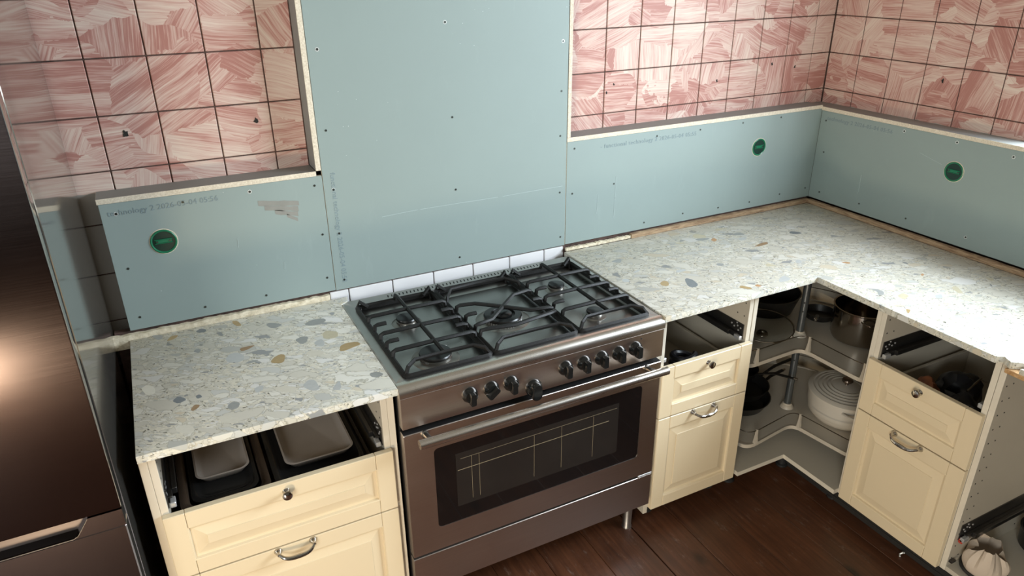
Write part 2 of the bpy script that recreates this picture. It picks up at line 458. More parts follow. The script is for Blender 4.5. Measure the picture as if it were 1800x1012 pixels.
# left field of the back wall; the first column runs on down behind the fridge
uL = [-3.152, -2.994, -2.8365, -2.6785, -2.5205, -2.3625, -2.262]
back = lambda u, z: (u, TY - .0, z)
tile_field(wall_back, uL[2:], [1.3475 - .10] + up_rows[1:], back, 0)
tile_field(wall_back, uL[:3], zrow, back, 0)
# right field
uR = [-1.316, -1.27] + [-1.113 + .1565 * k for k in range(0, 7)] + [-.018, .0893]
full_R = None
for a, b in zip(uR[:-1], uR[1:]):
    me_full = make_tile(b - a - GAP, PZ - GAP, M['tile']); me_low = make_tile(b - a - GAP, 1.4015 - 1.25 - GAP, M['tile'])
    for c, d in zip([1.25] + up_rows[1:-1], up_rows[1:]):
        o = part('tile', me_low if c < 1.3 else me_full, None, wall_back); o.location = back((a + b) / 2, (c + d) / 2)
        o.rotation_euler = (random.uniform(-.002, .002), 0, random.uniform(-.002, .002))
# right wall field
vW = [.0885 - .1575 * k for k in range(0, 6)] + [-.857]
for a, b in zip(vW[:-1], vW[1:]):
    w = a - b
    me_full = make_tile(w - GAP, PZ - GAP, M['tile']); me_low = make_tile(w - GAP, .15 - GAP, M['tile'])
    for c, d in zip([1.2515] + up_rows[1:-1], up_rows[1:]):
        o = part('tile', me_low if c < 1.3 else me_full, None, wall_right)
        o.location = (TY, (a + b) / 2, (c + d) / 2); o.rotation_euler = (0, random.uniform(-.002, .002), -pi / 2 + random.uniform(-.002, .002))
# drilled holes left by old fixings
def wall_hole(parent, x, z, y=TY, side='b', s=1.0):
    bm = NB(); pts = []
    n = 11; rnd = random.Random(int(x * 1000))
    rr = [.006 * s * rnd.uniform(.55, 1.5) for _ in range(n)]
    ring = [(rr[k] * cos(2 * pi * k / n), rr[k] * 1.3 * sin(2 * pi * k / n)) for k in range(n)]
    if side == 'b': loft(bm, [[(x + a, y - .0012, z + b) for a, b in ring], [(x + a, y + .004, z + b) for a, b in ring]])
    else: loft(bm, [[(y - .0012, x + a, z + b) for a, b in ring], [(y + .004, x + a, z + b) for a, b in ring]])
    part('drill_hole', bm, M['hole'], parent)
for x, z, s in ((-2.776, 1.505, 1.3), (-2.408, 1.507, 1.1), (-1.102, 1.480, .6), (-1.070, 1.510, .6), (-.552, 1.483, .7), (-.252, 1.531, .7), (-.113, 1.510, .7)):
    wall_hole(wall_back, x, z, s=s)
wall_hole(wall_right, -.467, 1.506, side='r', s=.9)

# ---- white tiles still showing behind the cooker
stx = [-2.268, -2.2, -2.041, -1.885, -1.727, -1.574, -1.422, -1.334]
bm = NB(); box(bm, -2.93, .010, .60, .0, .03, .921); part('tile_backing', bm, M['grout'], wall_back)
for a, b in zip(stx[:-1], stx[1:]):
    bm = NB(); box(bm, a + .002, .002, .79, b - .002, .010, .9165, .0015); part('white_tile', bm, M['white_tile'], wall_back, 'plain white tile left behind the hob')

# ---- plasterboards
T = .0125
def board(name_label, bm, parent):
    return part('plasterboard_sheet', bm, [M['board'], M['cut']], parent, name_label)
bm = NB(); box(bm, -2.885, 0, .924, -2.2455, T, 1.3295, .0008); edge_faces(bm, lambda n: n.y > -.5 and n.y < .5)
b_left = board('blue green board left of the cooker with green socket box', bm, wall_back)
bm = NB(); box(bm, -2.2435, 0, .922, -1.3305, T, 2.45, .0008); edge_faces(bm, lambda n: -.5 < n.y < .5)
b_mid = board('tall blue green board behind the cooker', bm, wall_back)
bm = NB(); box(bm, -1.3285, 0, .924, .0, T, 1.3315, .0008); edge_faces(bm, lambda n: -.5 < n.y < .5)
b_right = board('low blue green board right of the cooker', bm, wall_back)
bm = NB(); box(bm, 0, -2.3, .924, T, .0, 1.3245, .0008); edge_faces(bm, lambda n: -.5 < n.x < .5)
b_wall = board('low blue green board under the window wall', bm, wall_right)
# ledges: horizontal boards with their pale cut edge to the front
def ledge(x0, y0, z0, x1, y1, z1, test, parent, lab, lightm='ledge'):
    bm = NB(); box(bm, x0, y0, z0, x1, y1, z1, .0008); edge_faces(bm, test)
    return part('ledge_board', bm, [M[lightm], M['cut']], parent, lab)
ledge(-2.888, -.002, 1.3300, -2.2625, .0885, 1.3460, lambda n: n.y < -.5 or n.x < -.5, wall_back, 'ledge board under the left tiles with pale cut edge')
ledge(-1.330, -.002, 1.3320, -.003, .0885, 1.3480, lambda n: n.y < -.5, wall_back, 'ledge board under the right tiles with pale cut edge')
ledge(-.003, -2.3, 1.3250, .0885, .0885, 1.3410, lambda n: n.x < -.5, wall_right, 'ledge board on the window wall with pale cut edge')
bm = NB(); box(bm, -2.262, -.002, 1.3465, -2.2455, .0885, 2.45, .0008); edge_faces(bm, lambda n: n.y < -.5)
part('reveal_board', bm, [M['ledge'], M['cut']], wall_back, 'upright board edge beside the left tiles')
bm = NB(); box(bm, -1.3295, -.002, 1.3485, -1.3150, .0885, 2.45, .0008); edge_faces(bm, lambda n: n.y < -.5)
part('reveal_board', bm, [M['ledge'], M['cut']], wall_back, 'upright board edge beside the right tiles')
# shallow joint where the two halves of the middle sheet are taped
def screws(parent, pts, side='b', bright=()):
    for i, (a, z) in enumerate(pts):
        bm = NB()
        if side == 'b': cyl(bm, (a, -.0011, z), (a, .004, z), .0037, 10)
        else: cyl(bm, (-.0011, a, z), (.004, a, z), .0037, 10)
        s_ = part('screw', bm, M['screw'], parent)
        if i in bright:
            bm = NB()
            rg = [(cos(2 * pi * k / 14), sin(2 * pi * k / 14)) for k in range(14)]
            o, q_ = .0062, .0042
            if side == 'b': rings = [[(a + c * r, y, z + s * r) for c, s in rg] for r, y in ((o, .001), (o, -.0006), (q_, -.0006), (q_, .001))]
            else: rings = [[(y, a + c * r, z + s * r) for c, s in rg] for r, y in ((o, .001), (o, -.0006), (q_, -.0006), (q_, .001))]
            loft(bm, rings, True, False, False)
            part('screw_collar', bm, M['screw_white'], parent)
screws(b_left, [(-2.845, 1.297), (-2.664, 1.305), (-2.471, 1.309), (-2.272, 1.300), (-2.266, 1.132), (-2.269, .976), (-2.849, 1.126), (-2.662, .956), (-2.850, .964), (-2.473, .955)], bright=(0, 2))
screws(b_mid, [(-2.213, 1.715), (-1.796, 1.774), (-1.354, 1.692), (-2.215, 1.471), (-1.785, 1.470), (-1.357, 1.521), (-1.359, 1.359), (-2.213, 1.278), (-1.784, 1.216), (-2.211, 1.126), (-1.357, 1.142), (-2.212, .957), (-1.351, .960), (-1.780, .957), (-2.214, 1.95), (-1.79, 1.99), (-1.356, 1.9)], bright=(0, 1, 2, 7))
screws(b_right, [(-1.296, 1.304), (-.913, 1.309), (-.694, 1.311), (-.465, 1.315), (-.248, 1.317), (-1.301, 1.129), (-1.109, 1.141), (-.948, .952), (-.746, .959), (-.551, .954), (-.370, .952), (-.189, .962), (-.029, .968)])
screws(b_wall, [(-.415, 1.309), (-.638, 1.309), (-.850, 1.300), (-.030, 1.283), (-.046, 1.144), (-.059, .960), (-.276, .965), (-.760, .968), (-.504, .966), (-1.07, 1.30), (-1.02, .97)], 'r', bright=(0, 1, 2, 7))
# printed date codes on the boards
text_mesh('printed_text', 'technology 2 2026-05-04 05:56', .0235, b_left, (-2.868, -.0004, 1.292), (1, 0, .012), (0, 0, 1), M['ink'], space=1.02)
text_mesh('printed_text', '- functional technology 2 2026-05-04 05:55', .0235, b_right, (-1.180, -.0004, 1.290), (1, 0, 0), (0, 0, 1), M['ink'], space=1.12)
text_mesh('printed_text', 'functional technology 2 2026-05-04 05:58', .0235, b_mid, (-2.218, -.0004, 1.335), (.0, 0, -1), (1, 0, 0), M['ink'], space=.98)
text_mesh('printed_text', 'technology 2 2026-05-04 05:56', .0235, b_wall, (-.0004, -.035, 1.288), (0, -1, 0), (0, 0, 1), M['ink'], space=1.1)
# brown primer smear and chalk marks
def smear(parent, strokes):
    bm = NB()
    for (x0, z0, x1, z1, h) in strokes:
        n = 9; top = []; bot = []
        for k in range(n):
            t = k / (n - 1); x = x0 + (x1 - x0) * t; z = z0 + (z1 - z0) * t
            hh = h * (.75 + .3 * noise.noise(Vector((x * 40, z * 30, 0))))
            top.append((x, z + hh / 2)); bot.append((x, z - hh / 2))
        ring = top + bot[::-1]
        loft(bm, [[(x, -.0005, z) for x, z in ring], [(x, .001, z) for x, z in ring]])
    return part('primer_smear', bm, M['primer'], parent)
smear(b_left, [(-2.452, 1.268, -2.328, 1.250, .022), (-2.435, 1.250, -2.332, 1.232, .020), (-2.405, 1.232, -2.335, 1.215, .020), (-2.37, 1.215, -2.338, 1.196, .016)])
def chalk(parent, pts, w, side='b'):
    for seg in pts:
        bm = NB(); a, b = seg
        if side == 'b': tube(bm, [(a[0], 0, a[1]), ((a[0] + b[0]) / 2, 0, (a[1] + b[1]) / 2 + .0006), (b[0], 0, b[1])], w, 4)
        else: tube(bm, [(0, a[0], a[1]), (0, b[0], b[1])], w, 4)
        part('scratch', bm, M['chalk'], parent)
chalk(b_mid, [((-2.06, 1.159), (-1.93, 1.164)), ((-1.92, 1.164), (-1.62, 1.163)), ((-1.60, 1.163), (-1.345, 1.166))], .0009)
chalk(b_right, [((-1.100, 1.170), (-1.101, 1.085)), ((-1.101, 1.078), (-1.103, 1.000)), ((-1.182, 1.105), (-1.186, 1.030))], .0011)
chalk(b_wall, [((-.26, 1.09), (-.262, 1.015)), ((-.50, 1.24), (-.60, 1.215))], .0009, 'r')
chalk(b_left, [((-2.53, 1.165), (-2.532, 1.135)), ((-2.40, 1.06), (-2.402, 1.035))], .0010)

# ---- strips behind the worktops
def rough_strip(name, x0, y0, z0, x1, y1, z1, m, label, seed, amp=.004, n=60):
    bm = NB(); rings = []
    L = Vector((x1 - x0, 0, 0)) if (x1 - x0) > (y1 - y0) else Vector((0, y1 - y0, 0))
    for k in range(n + 1):
        t = k / n; off = noise.noise(Vector((t * 40, seed, 0))) * amp; o2 = noise.noise(Vector((t * 55, seed + 3, 2))) * amp
        if L.x > 0: x = x0 + L.x * t; rings.append([(x, y0 + off * .5, z0), (x, y0 + o2, z1 + off), (x, y1, z1 + off), (x, y1, z0)])
        else: y = y0 + L.y * t; rings.append([(x0 + off * .5, y, z0), (x0 + o2, y, z1 + off), (x1, y, z1 + off), (x1, y, z0)])
    loft(bm, rings)
    return struct(name, bm, m, label)
rough_strip('trim_1', -2.935, -.014, .872, -2.270, .0015, .9165, M['plaster'], 'crumbled cream plaster strip behind the left worktop', 1.3)
rough_strip('trim_2', -1.330, -.014, .9002, -1.02, -.002, .9120, M['plaster'], 'pale plaster crumbs behind the right worktop near the hob', 4.3)
rough_strip('trim_3', -1.02, -.018, .9002, -.012, -.002, .9185, M['raw_wood'], 'brown raw wood batten along the back wall', 2.1, .0016)
rough_strip('trim_4', -.020, -1.9, .9002, -.004, -.0185, .9185, M['raw_wood'], 'brown raw wood batten along the window wall', 7.7, .0016)

# ---- window beyond the right edge of the frame
win = bpy.data.objects.new('window_1', None); COL.objects.link(win); win['kind'] = 'structure'
for (a, b, c, d, e, f) in ((.34, -2.298, 1.335, .40, -.862, 1.375), (.34, -2.298, 2.38, .40, -.862, 2.418), (.34, -.892, 1.375, .40, -.862, 2.38), (.34, -2.298, 1.375, .40, -2.268, 2.38), (.35, -1.60, 1.375, .39, -1.56, 2.38)):
    bm = NB(); box(bm, a, b, c, d, e, f, .003); part('window_frame', bm, M['frame_white'], win)
bm = NB(); box(bm, .0895, -2.296, 1.3305, .335, -.862, 1.3425, .001); part('window_sill', bm, M['frame_white'], win)

# ================================================================ GREEN SOCKET BOXES
def socket_box(loc, rz, label):
    """round green flush box; local -y faces the room"""
    t = thing('socket_box', label, 'socket box', loc, rz, 'green socket boxes')
    R = Matrix.Rotation(pi / 2, 3, 'X')           # local z -> -y
    bm = NB(); lathe(bm, [(.0375, -.001), (.0375, .0022), (.0350, .0036), (.0318, .0022), (.0312, -.0008)], n=36, rot=R)
    part('rim', bm, M['green'], t)
    bm = NB(); lathe(bm, [(.0315, -.0008), (.0312, .0004)], n=32, rot=R); part('inner_plate', bm, M['green_dark'], t)
    bm = NB(); box(bm, -.025, -.0042, -.0055, .025, -.0004, -.0035, .0006); box(bm, -.025, -.0042, .0065, .025, -.0004, .0085, .0006)
    box(bm, -.022, -.0026, -.0032, .022, -.0004, .0062, .0006); part('cross_bar', bm, M['green'], t)
    for s in (-1, 1):
        bm = NB(); lathe(bm, [(.0026, .0005), (.0026, .0046), (.001, .005)], (s * .0175, 0, .0015), 10, R); part('fixing_screw', bm, M['screw'], t)
    bm = NB()
    rg = [(cos(2 * pi * k / 30), sin(2 * pi * k / 30)) for k in range(30)]
    rings = []
    for r, y in ((.0375, .0006), (.0376, -.0005), (.0398, -.0005), (.0408, .0006)):
        rings.append([(c * (r + (.0012 * noise.noise(Vector((c * 3, s * 3, r * 900))) if r > .039 else 0)), y, s * r) for c, s in rg])
    loft(bm, rings, True, False, False); part('cut_hole_edge', bm, M['cut'], t)
    return t
socket_box((-2.738, 0, 1.193), 0, 'green round socket box in the board left of the cooker')
socket_box((-.356, 0, 1.199), 0, 'green round socket box in the board right of the cooker')
socket_box((0, -.653, 1.199), -pi / 2, 'green round socket box in the window wall board')

# ================================================================ WORKTOPS
def worktop(pts, z0, z1, label, r=.0025):
    t = thing('worktop', label, 'worktop', (pts[0][0], pts[0][1], z1))
    bm = NB(); ox, oy = pts[0]
    prism(bm, [(x - ox, y - oy) for x, y in pts], z0 - z1, 0)
    bmesh.ops.recalc_face_normals(bm, faces=bm.faces)
    es = [e for e in bm.edges if all(abs(v.co.z) < 1e-6 for v in e.verts)]
    bmesh.ops.bevel(bm, geom=es, offset=r, segments=2, profile=.5, affect='EDGES')
    part('slab', bm, M['terrazzo'], t)
    return t
wtL = worktop([(-2.892, -.659), (-2.2475, -.664), (-2.2475, -.070), (-2.222, -.052), (-2.212, -.016), (-2.892, -.014)], .879, .900, 'pale terrazzo worktop between the fridge and the cooker')
wtR = worktop([(-1.3405, -.659), (-.660, -.659), (-.660, -1.305), (-.640, -1.318), (-.655, -1.345), (-.620, -1.372), (-.612, -1.9), (-.0205, -1.9), (-.0205, -.0185), (-1.3405, -.0165)], .879, .900, 'pale terrazzo corner worktop right of the cooker')
CHIPS=[
  ('ochre',[(-2.594,-0.026),(-2.577,-0.032),(-2.569,-0.073),(-2.583,-0.073),(-2.593,-0.051)]) ,
  ('grey',[(-2.834,-0.008),(-2.799,-0.022),(-2.801,-0.051),(-2.816,-0.053)]) ,
  ('ochre',[(-2.792,-0.073),(-2.776,-0.043),(-2.755,-0.047),(-2.762,-0.063),(-2.778,-0.074)]) ,
  ('slate',[(-2.705,-0.046),(-2.689,-0.033),(-2.673,-0.049),(-2.678,-0.065),(-2.699,-0.062)]) ,
  ('grey',[(-2.5,-0.101),(-2.483,-0.096),(-2.45,-0.127),(-2.475,-0.144),(-2.494,-0.131)]) ,
  ('grey',[(-2.392,-0.161),(-2.367,-0.139),(-2.326,-0.143),(-2.32,-0.165),(-2.344,-0.184),(-2.376,-0.18)]) ,
  ('sand',[(-2.355,-0.253),(-2.34,-0.235),(-2.307,-0.259),(-2.318,-0.298),(-2.358,-0.29)]) ,
  ('ochre',[(-2.335,-0.387),(-2.325,-0.353),(-2.302,-0.344),(-2.272,-0.352),(-2.265,-0.373),(-2.291,-0.381),(-2.32,-0.39)]) ,
  ('ochre',[(-2.531,-0.358),(-2.52,-0.336),(-2.497,-0.319),(-2.483,-0.329),(-2.492,-0.368),(-2.505,-0.376)]) ,
  ('brown',[(-2.599,-0.23),(-2.587,-0.224),(-2.549,-0.226),(-2.575,-0.245),(-2.595,-0.25)]) ,
  ('pale',[(-2.645,-0.275),(-2.63,-0.249),(-2.608,-0.249),(-2.592,-0.275),(-2.597,-0.307),(-2.616,-0.313),(-2.638,-0.299)]) ,
  ('grey',[(-2.599,-0.328),(-2.578,-0.317),(-2.555,-0.325),(-2.576,-0.335)]) ,
  ('grey',[(-2.44,-0.25),(-2.416,-0.24),(-2.397,-0.248),(-2.409,-0.282),(-2.427,-0.291)]) ,
  ('pale',[(-2.392,-0.297),(-2.366,-0.279),(-2.36,-0.308),(-2.369,-0.334),(-2.388,-0.317)]) ,
  ('slate',[(-2.799,-0.442),(-2.782,-0.422),(-2.761,-0.452),(-2.785,-0.463)]) ,
  ('brown',[(-2.759,-0.508),(-2.747,-0.487),(-2.733,-0.496),(-2.743,-0.512),(-2.754,-0.518)]) ,
  ('grey',[(-2.672,-0.536),(-2.655,-0.517),(-2.638,-0.535),(-2.647,-0.558),(-2.667,-0.559)]) ,
  ('cream',[(-2.542,-0.5),(-2.515,-0.504),(-2.486,-0.534),(-2.495,-0.546),(-2.526,-0.538),(-2.543,-0.517)]) ,
  ('pale',[(-2.474,-0.525),(-2.452,-0.502),(-2.436,-0.515),(-2.435,-0.566),(-2.453,-0.568),(-2.468,-0.549)]) ,
  ('grey',[(-2.293,-0.549),(-2.268,-0.552),(-2.257,-0.573),(-2.278,-0.583),(-2.294,-0.57)]) ,
  ('pale',[(-2.41,-0.584),(-2.375,-0.542),(-2.384,-0.598)]) ,
  ('cream',[(-2.802,-0.588),(-2.789,-0.571),(-2.761,-0.583),(-2.756,-0.613),(-2.776,-0.62)]) ,
  ('cream',[(-2.698,-0.575),(-2.678,-0.578),(-2.644,-0.613),(-2.663,-0.628),(-2.694,-0.608)]) ,
  ('grey',[(-2.725,-0.181),(-2.711,-0.168),(-2.701,-0.182),(-2.71,-0.201)]) ,
  ('slate',[(-2.741,-0.444),(-2.73,-0.44),(-2.724,-0.458),(-2.738,-0.462)]) ,
  ('cream',[(-2.871,-0.336),(-2.855,-0.32),(-2.837,-0.345),(-2.836,-0.379),(-2.857,-0.382)]) ,
  ('pale',[(-2.596,-0.481),(-2.583,-0.473),(-2.568,-0.476),(-2.576,-0.501),(-2.593,-0.507)]) ,
  ('cream',[(-2.429,-0.349),(-2.406,-0.338),(-2.374,-0.367),(-2.386,-0.387),(-2.419,-0.374)]) ,
  ('slate',[(-1.097,-0.452),(-1.081,-0.444),(-1.071,-0.47),(-1.083,-0.512),(-1.108,-0.523),(-1.125,-0.506)]) ,
  ('sand',[(-0.779,-0.11),(-0.755,-0.1),(-0.728,-0.132),(-0.743,-0.157),(-0.79,-0.142)]) ,
  ('grey',[(-0.794,-0.146),(-0.744,-0.159),(-0.735,-0.172),(-0.778,-0.179),(-0.8,-0.164)]) ,
  ('orange',[(-0.748,-0.187),(-0.718,-0.169),(-0.72,-0.197),(-0.745,-0.21)]) ,
  ('grey',[(-0.633,-0.178),(-0.579,-0.168),(-0.574,-0.206),(-0.616,-0.198)]) ,
  ('pale',[(-0.644,-0.238),(-0.624,-0.221),(-0.589,-0.229),(-0.62,-0.251),(-0.642,-0.25)]) ,
  ('brown',[(-0.647,-0.325),(-0.592,-0.309),(-0.56,-0.31),(-0.572,-0.33),(-0.621,-0.334)]) ,
  ('grey',[(-0.904,-0.399),(-0.889,-0.389),(-0.869,-0.404),(-0.891,-0.42),(-0.903,-0.409)]) ,
  ('slate',[(-0.405,-0.279),(-0.385,-0.262),(-0.356,-0.288),(-0.361,-0.308),(-0.395,-0.299)]) ,
  ('grey',[(-0.311,-0.232),(-0.278,-0.256),(-0.298,-0.26),(-0.317,-0.246)]) ,
  ('sand',[(-0.744,-0.486),(-0.726,-0.477),(-0.709,-0.518),(-0.748,-0.503)]) ,
  ('pale',[(-0.624,-0.518),(-0.598,-0.504),(-0.59,-0.513),(-0.611,-0.541),(-0.627,-0.535)]) ,
  ('pale',[(-0.799,-0.608),(-0.754,-0.59),(-0.756,-0.63),(-0.818,-0.633)]) ,
  ('ochre',[(-0.97,-0.593),(-0.954,-0.585),(-0.935,-0.619),(-0.948,-0.628),(-0.973,-0.6)]) ,
  ('orange',[(-0.915,-0.61),(-0.897,-0.604),(-0.894,-0.625),(-0.911,-0.624)]) ,
  ('sand',[(-0.646,-0.097),(-0.619,-0.097),(-0.584,-0.113),(-0.62,-0.113),(-0.649,-0.105)]) ,
  ('pale',[(-0.655,-0.115),(-0.621,-0.145),(-0.65,-0.147)]) ,
  ('grey',[(-0.617,-0.08),(-0.578,-0.081),(-0.591,-0.091),(-0.615,-0.088)]) ,
  ('pale',[(-1.073,-0.371),(-1.037,-0.373),(-1.036,-0.391),(-1.083,-0.392)]) ,
  ('grey',[(-0.863,-0.13),(-0.848,-0.127),(-0.846,-0.145),(-0.865,-0.145)]) ,
  ('sand',[(-0.9,-0.139),(-0.857,-0.162),(-0.883,-0.167)]) ,
  ('grey',[(-1.235,-0.189),(-1.214,-0.178),(-1.182,-0.177),(-1.206,-0.214),(-1.224,-0.202)]) ,
  ('ochre',[(-1.192,-0.433),(-1.169,-0.424),(-1.16,-0.438),(-1.173,-0.462),(-1.189,-0.469),(-1.202,-0.454)]) ,
  ('pale',[(-1.299,-0.348),(-1.281,-0.342),(-1.271,-0.355),(-1.282,-0.377),(-1.301,-0.37)]) ,
  ('grey',[(-1.245,-0.02),(-1.227,-0.01),(-1.227,-0.03)]) ,
  ('grey',[(-1.035,-0.172),(-1.003,-0.17),(-1.029,-0.185)]) ,
  ('pale',[(-1.22,-0.309),(-1.186,-0.302),(-1.188,-0.309),(-1.22,-0.319)]) ,
  ('slate',[(-0.272,-0.706),(-0.261,-0.719),(-0.268,-0.734),(-0.277,-0.72)]) ,
  ('orange',[(-0.472,-0.599),(-0.445,-0.616),(-0.454,-0.629),(-0.472,-0.616)]) ,
  ('orange',[(-0.323,-0.821),(-0.301,-0.813),(-0.305,-0.824),(-0.322,-0.831)]) ,
  ('grey',[(-0.584,-0.818),(-0.561,-0.83),(-0.56,-0.855),(-0.582,-0.874),(-0.602,-0.867),(-0.579,-0.845)]) ,
  ('sand',[(-0.325,-0.939),(-0.298,-0.941),(-0.334,-0.993),(-0.351,-0.984)]) ,
  ('sand',[(-0.552,-0.9),(-0.512,-0.892),(-0.514,-0.92),(-0.557,-0.931)]) ,
  ('pale',[(-0.529,-1.135),(-0.464,-1.119),(-0.451,-1.156),(-0.488,-1.176),(-0.535,-1.161)]) ,
  ('ochre',[(-0.614,-0.979),(-0.605,-0.992),(-0.634,-1.006),(-0.632,-0.999)]) ,
  ('slate',[(-0.177,-0.981),(-0.188,-1.0),(-0.198,-1.001)]) ,
  ('sand',[(-0.141,-0.938),(-0.122,-0.967),(-0.155,-0.975)]) ,
  ('sand',[(-0.374,-1.099),(-0.35,-1.118),(-0.355,-1.131),(-0.366,-1.119)]) ,
  ('cream',[(-0.524,-0.826),(-0.472,-0.811),(-0.49,-0.851),(-0.532,-0.858)]) ,
  ('pale',[(-0.437,-0.956),(-0.405,-0.961),(-0.429,-0.982),(-0.452,-0.976)]) ,
]

for kind, pts in CHIPS:
    w = wtL if pts[0][0] < -2.0 else wtR
    ox, oy, oz = w.location
    # round the corners of the chip by one subdivision
    P = []
    for i in range(len(pts)):
        a = Vector(pts[i]); b = Vector(pts[(i + 1) % len(pts)])
        P += [a.lerp(b, .2), a.lerp(b, .8)]
    cx = sum(p[0] for p in P) / len(P); cy = sum(p[1] for p in P) / len(P)
    lim = -.6545 if cx < -.66 else -9
    P = [(p[0], max(p[1], lim)) for p in P]
    bm = NB(); prism(bm, [(x - ox, y - oy) for x, y in P], -.004, .00012)
    part('stone_chip', bm, CH[kind], w, smooth=0)
# broken corner: bare core board and a shard of stone at the right end of the run
t = thing('broken_core_strip', 'bare orange brown wood strip under the broken worktop edge', 'wood strip', (-.648, -1.345, .882))
bm = NB(); box(bm, -.012, -.30, -.0185, .0215, .008, -.0045, .001); jitter(bm, .001, 60, 3); part('strip', bm, M['osb'], t)
bm = NB(); prism(bm, [(-.012, -.030), (.012, -.044), (-.002, -.11), (-.013, -.16)], -.004, .013); bm2 = part('stone_shard', bm, M['terrazzo'], t)

# ================================================================ CABINET PARTS
def front_panel(w, h, stile=.052, rt=.050, rb=.047, t=.0195):
    """framed raised panel front; local x 0..w, z 0..h, room side at y = -t"""
    bm = NB(); g = .0004; bv = .0016
    box(bm, 0, -t, 0, stile - g, 0, h, bv); box(bm, w - stile + g, -t, 0, w, 0, h, bv)
    box(bm, stile + g, -t, h - rt, w - stile - g, 0, h, bv); box(bm, stile + g, -t, 0, w - stile - g, 0, rb, bv)
    a, b, c, d = stile - .003, rb - .003, w - stile + .003, h - rt + .003
    fld = .028
    loops = []
    for ins, y in ((0, -t + .0006), (.004, -t + .0012), (.006, -t + .0085), (.013, -t + .0095), (.013 + fld, -t + .0038), (.0142 + fld, -t + .0014)):
        loops.append([(a + ins, y, b + ins), (c - ins, y, b + ins), (c - ins, y, d - ins), (a + ins, y, d - ins)])
    loft(bm, loops, True, False, True)
    box(bm, .01, -.006, .01, w - .01, 0, h - .01)
    return bm
def knob(parent, x, z, y):
    R = Matrix.Rotation(pi / 2, 3, 'X')
    bm = NB(); lathe(bm, [(.0105, 0), (.0100, .0015), (.0055, .006), (.0048, .010), (.0060, .013), (.0125, .0165), (.0140, .020), (.0125, .0235), (.0070, .0262), (.0, .027)], (x, y, z), 24, R)
    return part('knob', bm, M['chrome'], parent)
def pull(parent, x, z, y, w=.096):
    bm = NB(); R = Matrix.Rotation(pi / 2, 3, 'X')
    for s in (-1, 1): lathe(bm, [(.0118, 0), (.0112, .0018), (.0085, .0075), (.0052, .014), (.0048, .018)], (x + s * w / 2, y, z), 18, R)
    P = []; r = []
    n = 22
    for k in range(n + 1):
        t = k / n * 2 - 1
        yy = -.015 - .017 * (1 - abs(t) ** 4.5); zz = -.010 * (1 - abs(t) ** 3)
        xx = t * w / 2 * (1 if abs(t) < .8 else 1)
        P.append((x + xx * 1.0, y + yy, z + zz)); r.append(.0045 + .0022 * (1 - abs(t)) ** .8)
    tube(bm, P, r, 10)
    return part('handle', bm, M['chrome'], parent)
def side_panel(x0, x1, z0=.08, z1=.879, y0=-.022, y1=-.6245, parent=None, lab=None):
    bm = NB(); box(bm, x0, y1, z0, x1, y0, z1, .0008); edge_faces(bm, lambda n: n.y < -.5)
    return part('side_panel', bm, [M['carcass'], M['edge']], parent, lab)
def pin_holes(x, sgn, parent, zs, ys=(-.571, -.605)):
    bm = NB()
    for y in ys:
        for z in zs: cyl(bm, (x, y, z), (x + sgn * .0008, y, z), .0026, 8)
    o = part('shelf_pin_holes', bm, M['hole'], parent); o['kind'] = 'stuff'; return o
def runner(x, sgn, z, parent, y0=-.16, y1=-.612, h=.058):
    """drawer runner on the inner face at x; sgn points into the cabinet"""
    bm = NB(); xa, xb = sorted((x, x + sgn * .003)); box(bm, xa, y1, z - h / 2, xb, y0, z + h / 2, .0006)
    xa, xb = sorted((x + sgn * .003, x + sgn * .014)); box(bm, xa, y1 + .02, z - h / 2, xb, y0, z - h / 2 + .020, .001)
    xa, xb = sorted((x + sgn * .014, x + sgn * .026)); box(bm, xa, y1 + .05, z - h / 2 + .004, xb, y0 + .02, z - h / 2 + .022, .001)
    r = part('runner', bm, M['runner'], parent)
    bm = NB()
    for k, (dy, dz) in enumerate(((.014, .010), (.030, .014), (.024, -.002), (.046, .006), (.060, .012), (.034, .024))):
        xa, xb = x + sgn * .003, x + sgn * .0042; cyl(bm, (xa, y1 + dy, z + dz), (xb, y1 + dy, z + dz), .0034, 8)
    part('rivets', bm, M['clip'], r)
    bm = NB(); xa, xb = sorted((x + sgn * .006, x + sgn * .020)); box(bm, xa, y1 - .002, z - .030, xb, y1 + .028, z - .014, .002)
    part('catch', bm, M['clip'], r)
    return r
def drawer_box(parent, w, z0, h, y1=-.600, y0=-.08, x0=.036, mat='drawer'):
    bm = NB(); t = .013
    box(bm, x0, y1, z0, w - x0, y0, z0 + .010, .001)
    box(bm, x0, y1, z0 + .010, x0 + t, y0, z0 + h, .002); box(bm, w - x0 - t, y1, z0 + .010, w - x0, y0, z0 + h, .002)
    box(bm, x0 + t, y0 - t, z0 + .010, w - x0 - t, y0, z0 + h, .002)
    return part('drawer_box', bm, M[mat], parent)
def legs(parent, pts, h=.08, r=.018):
    for x, y in pts:
        bm = NB(); lathe(bm, [(r * 1.35, 0), (r * 1.35, .008), (r, .012), (r, h - .012), (r * 1.5, h - .008), (r * 1.5, h)], (x, y, 0), 14)
        part('leg', bm, M['leg'], parent)
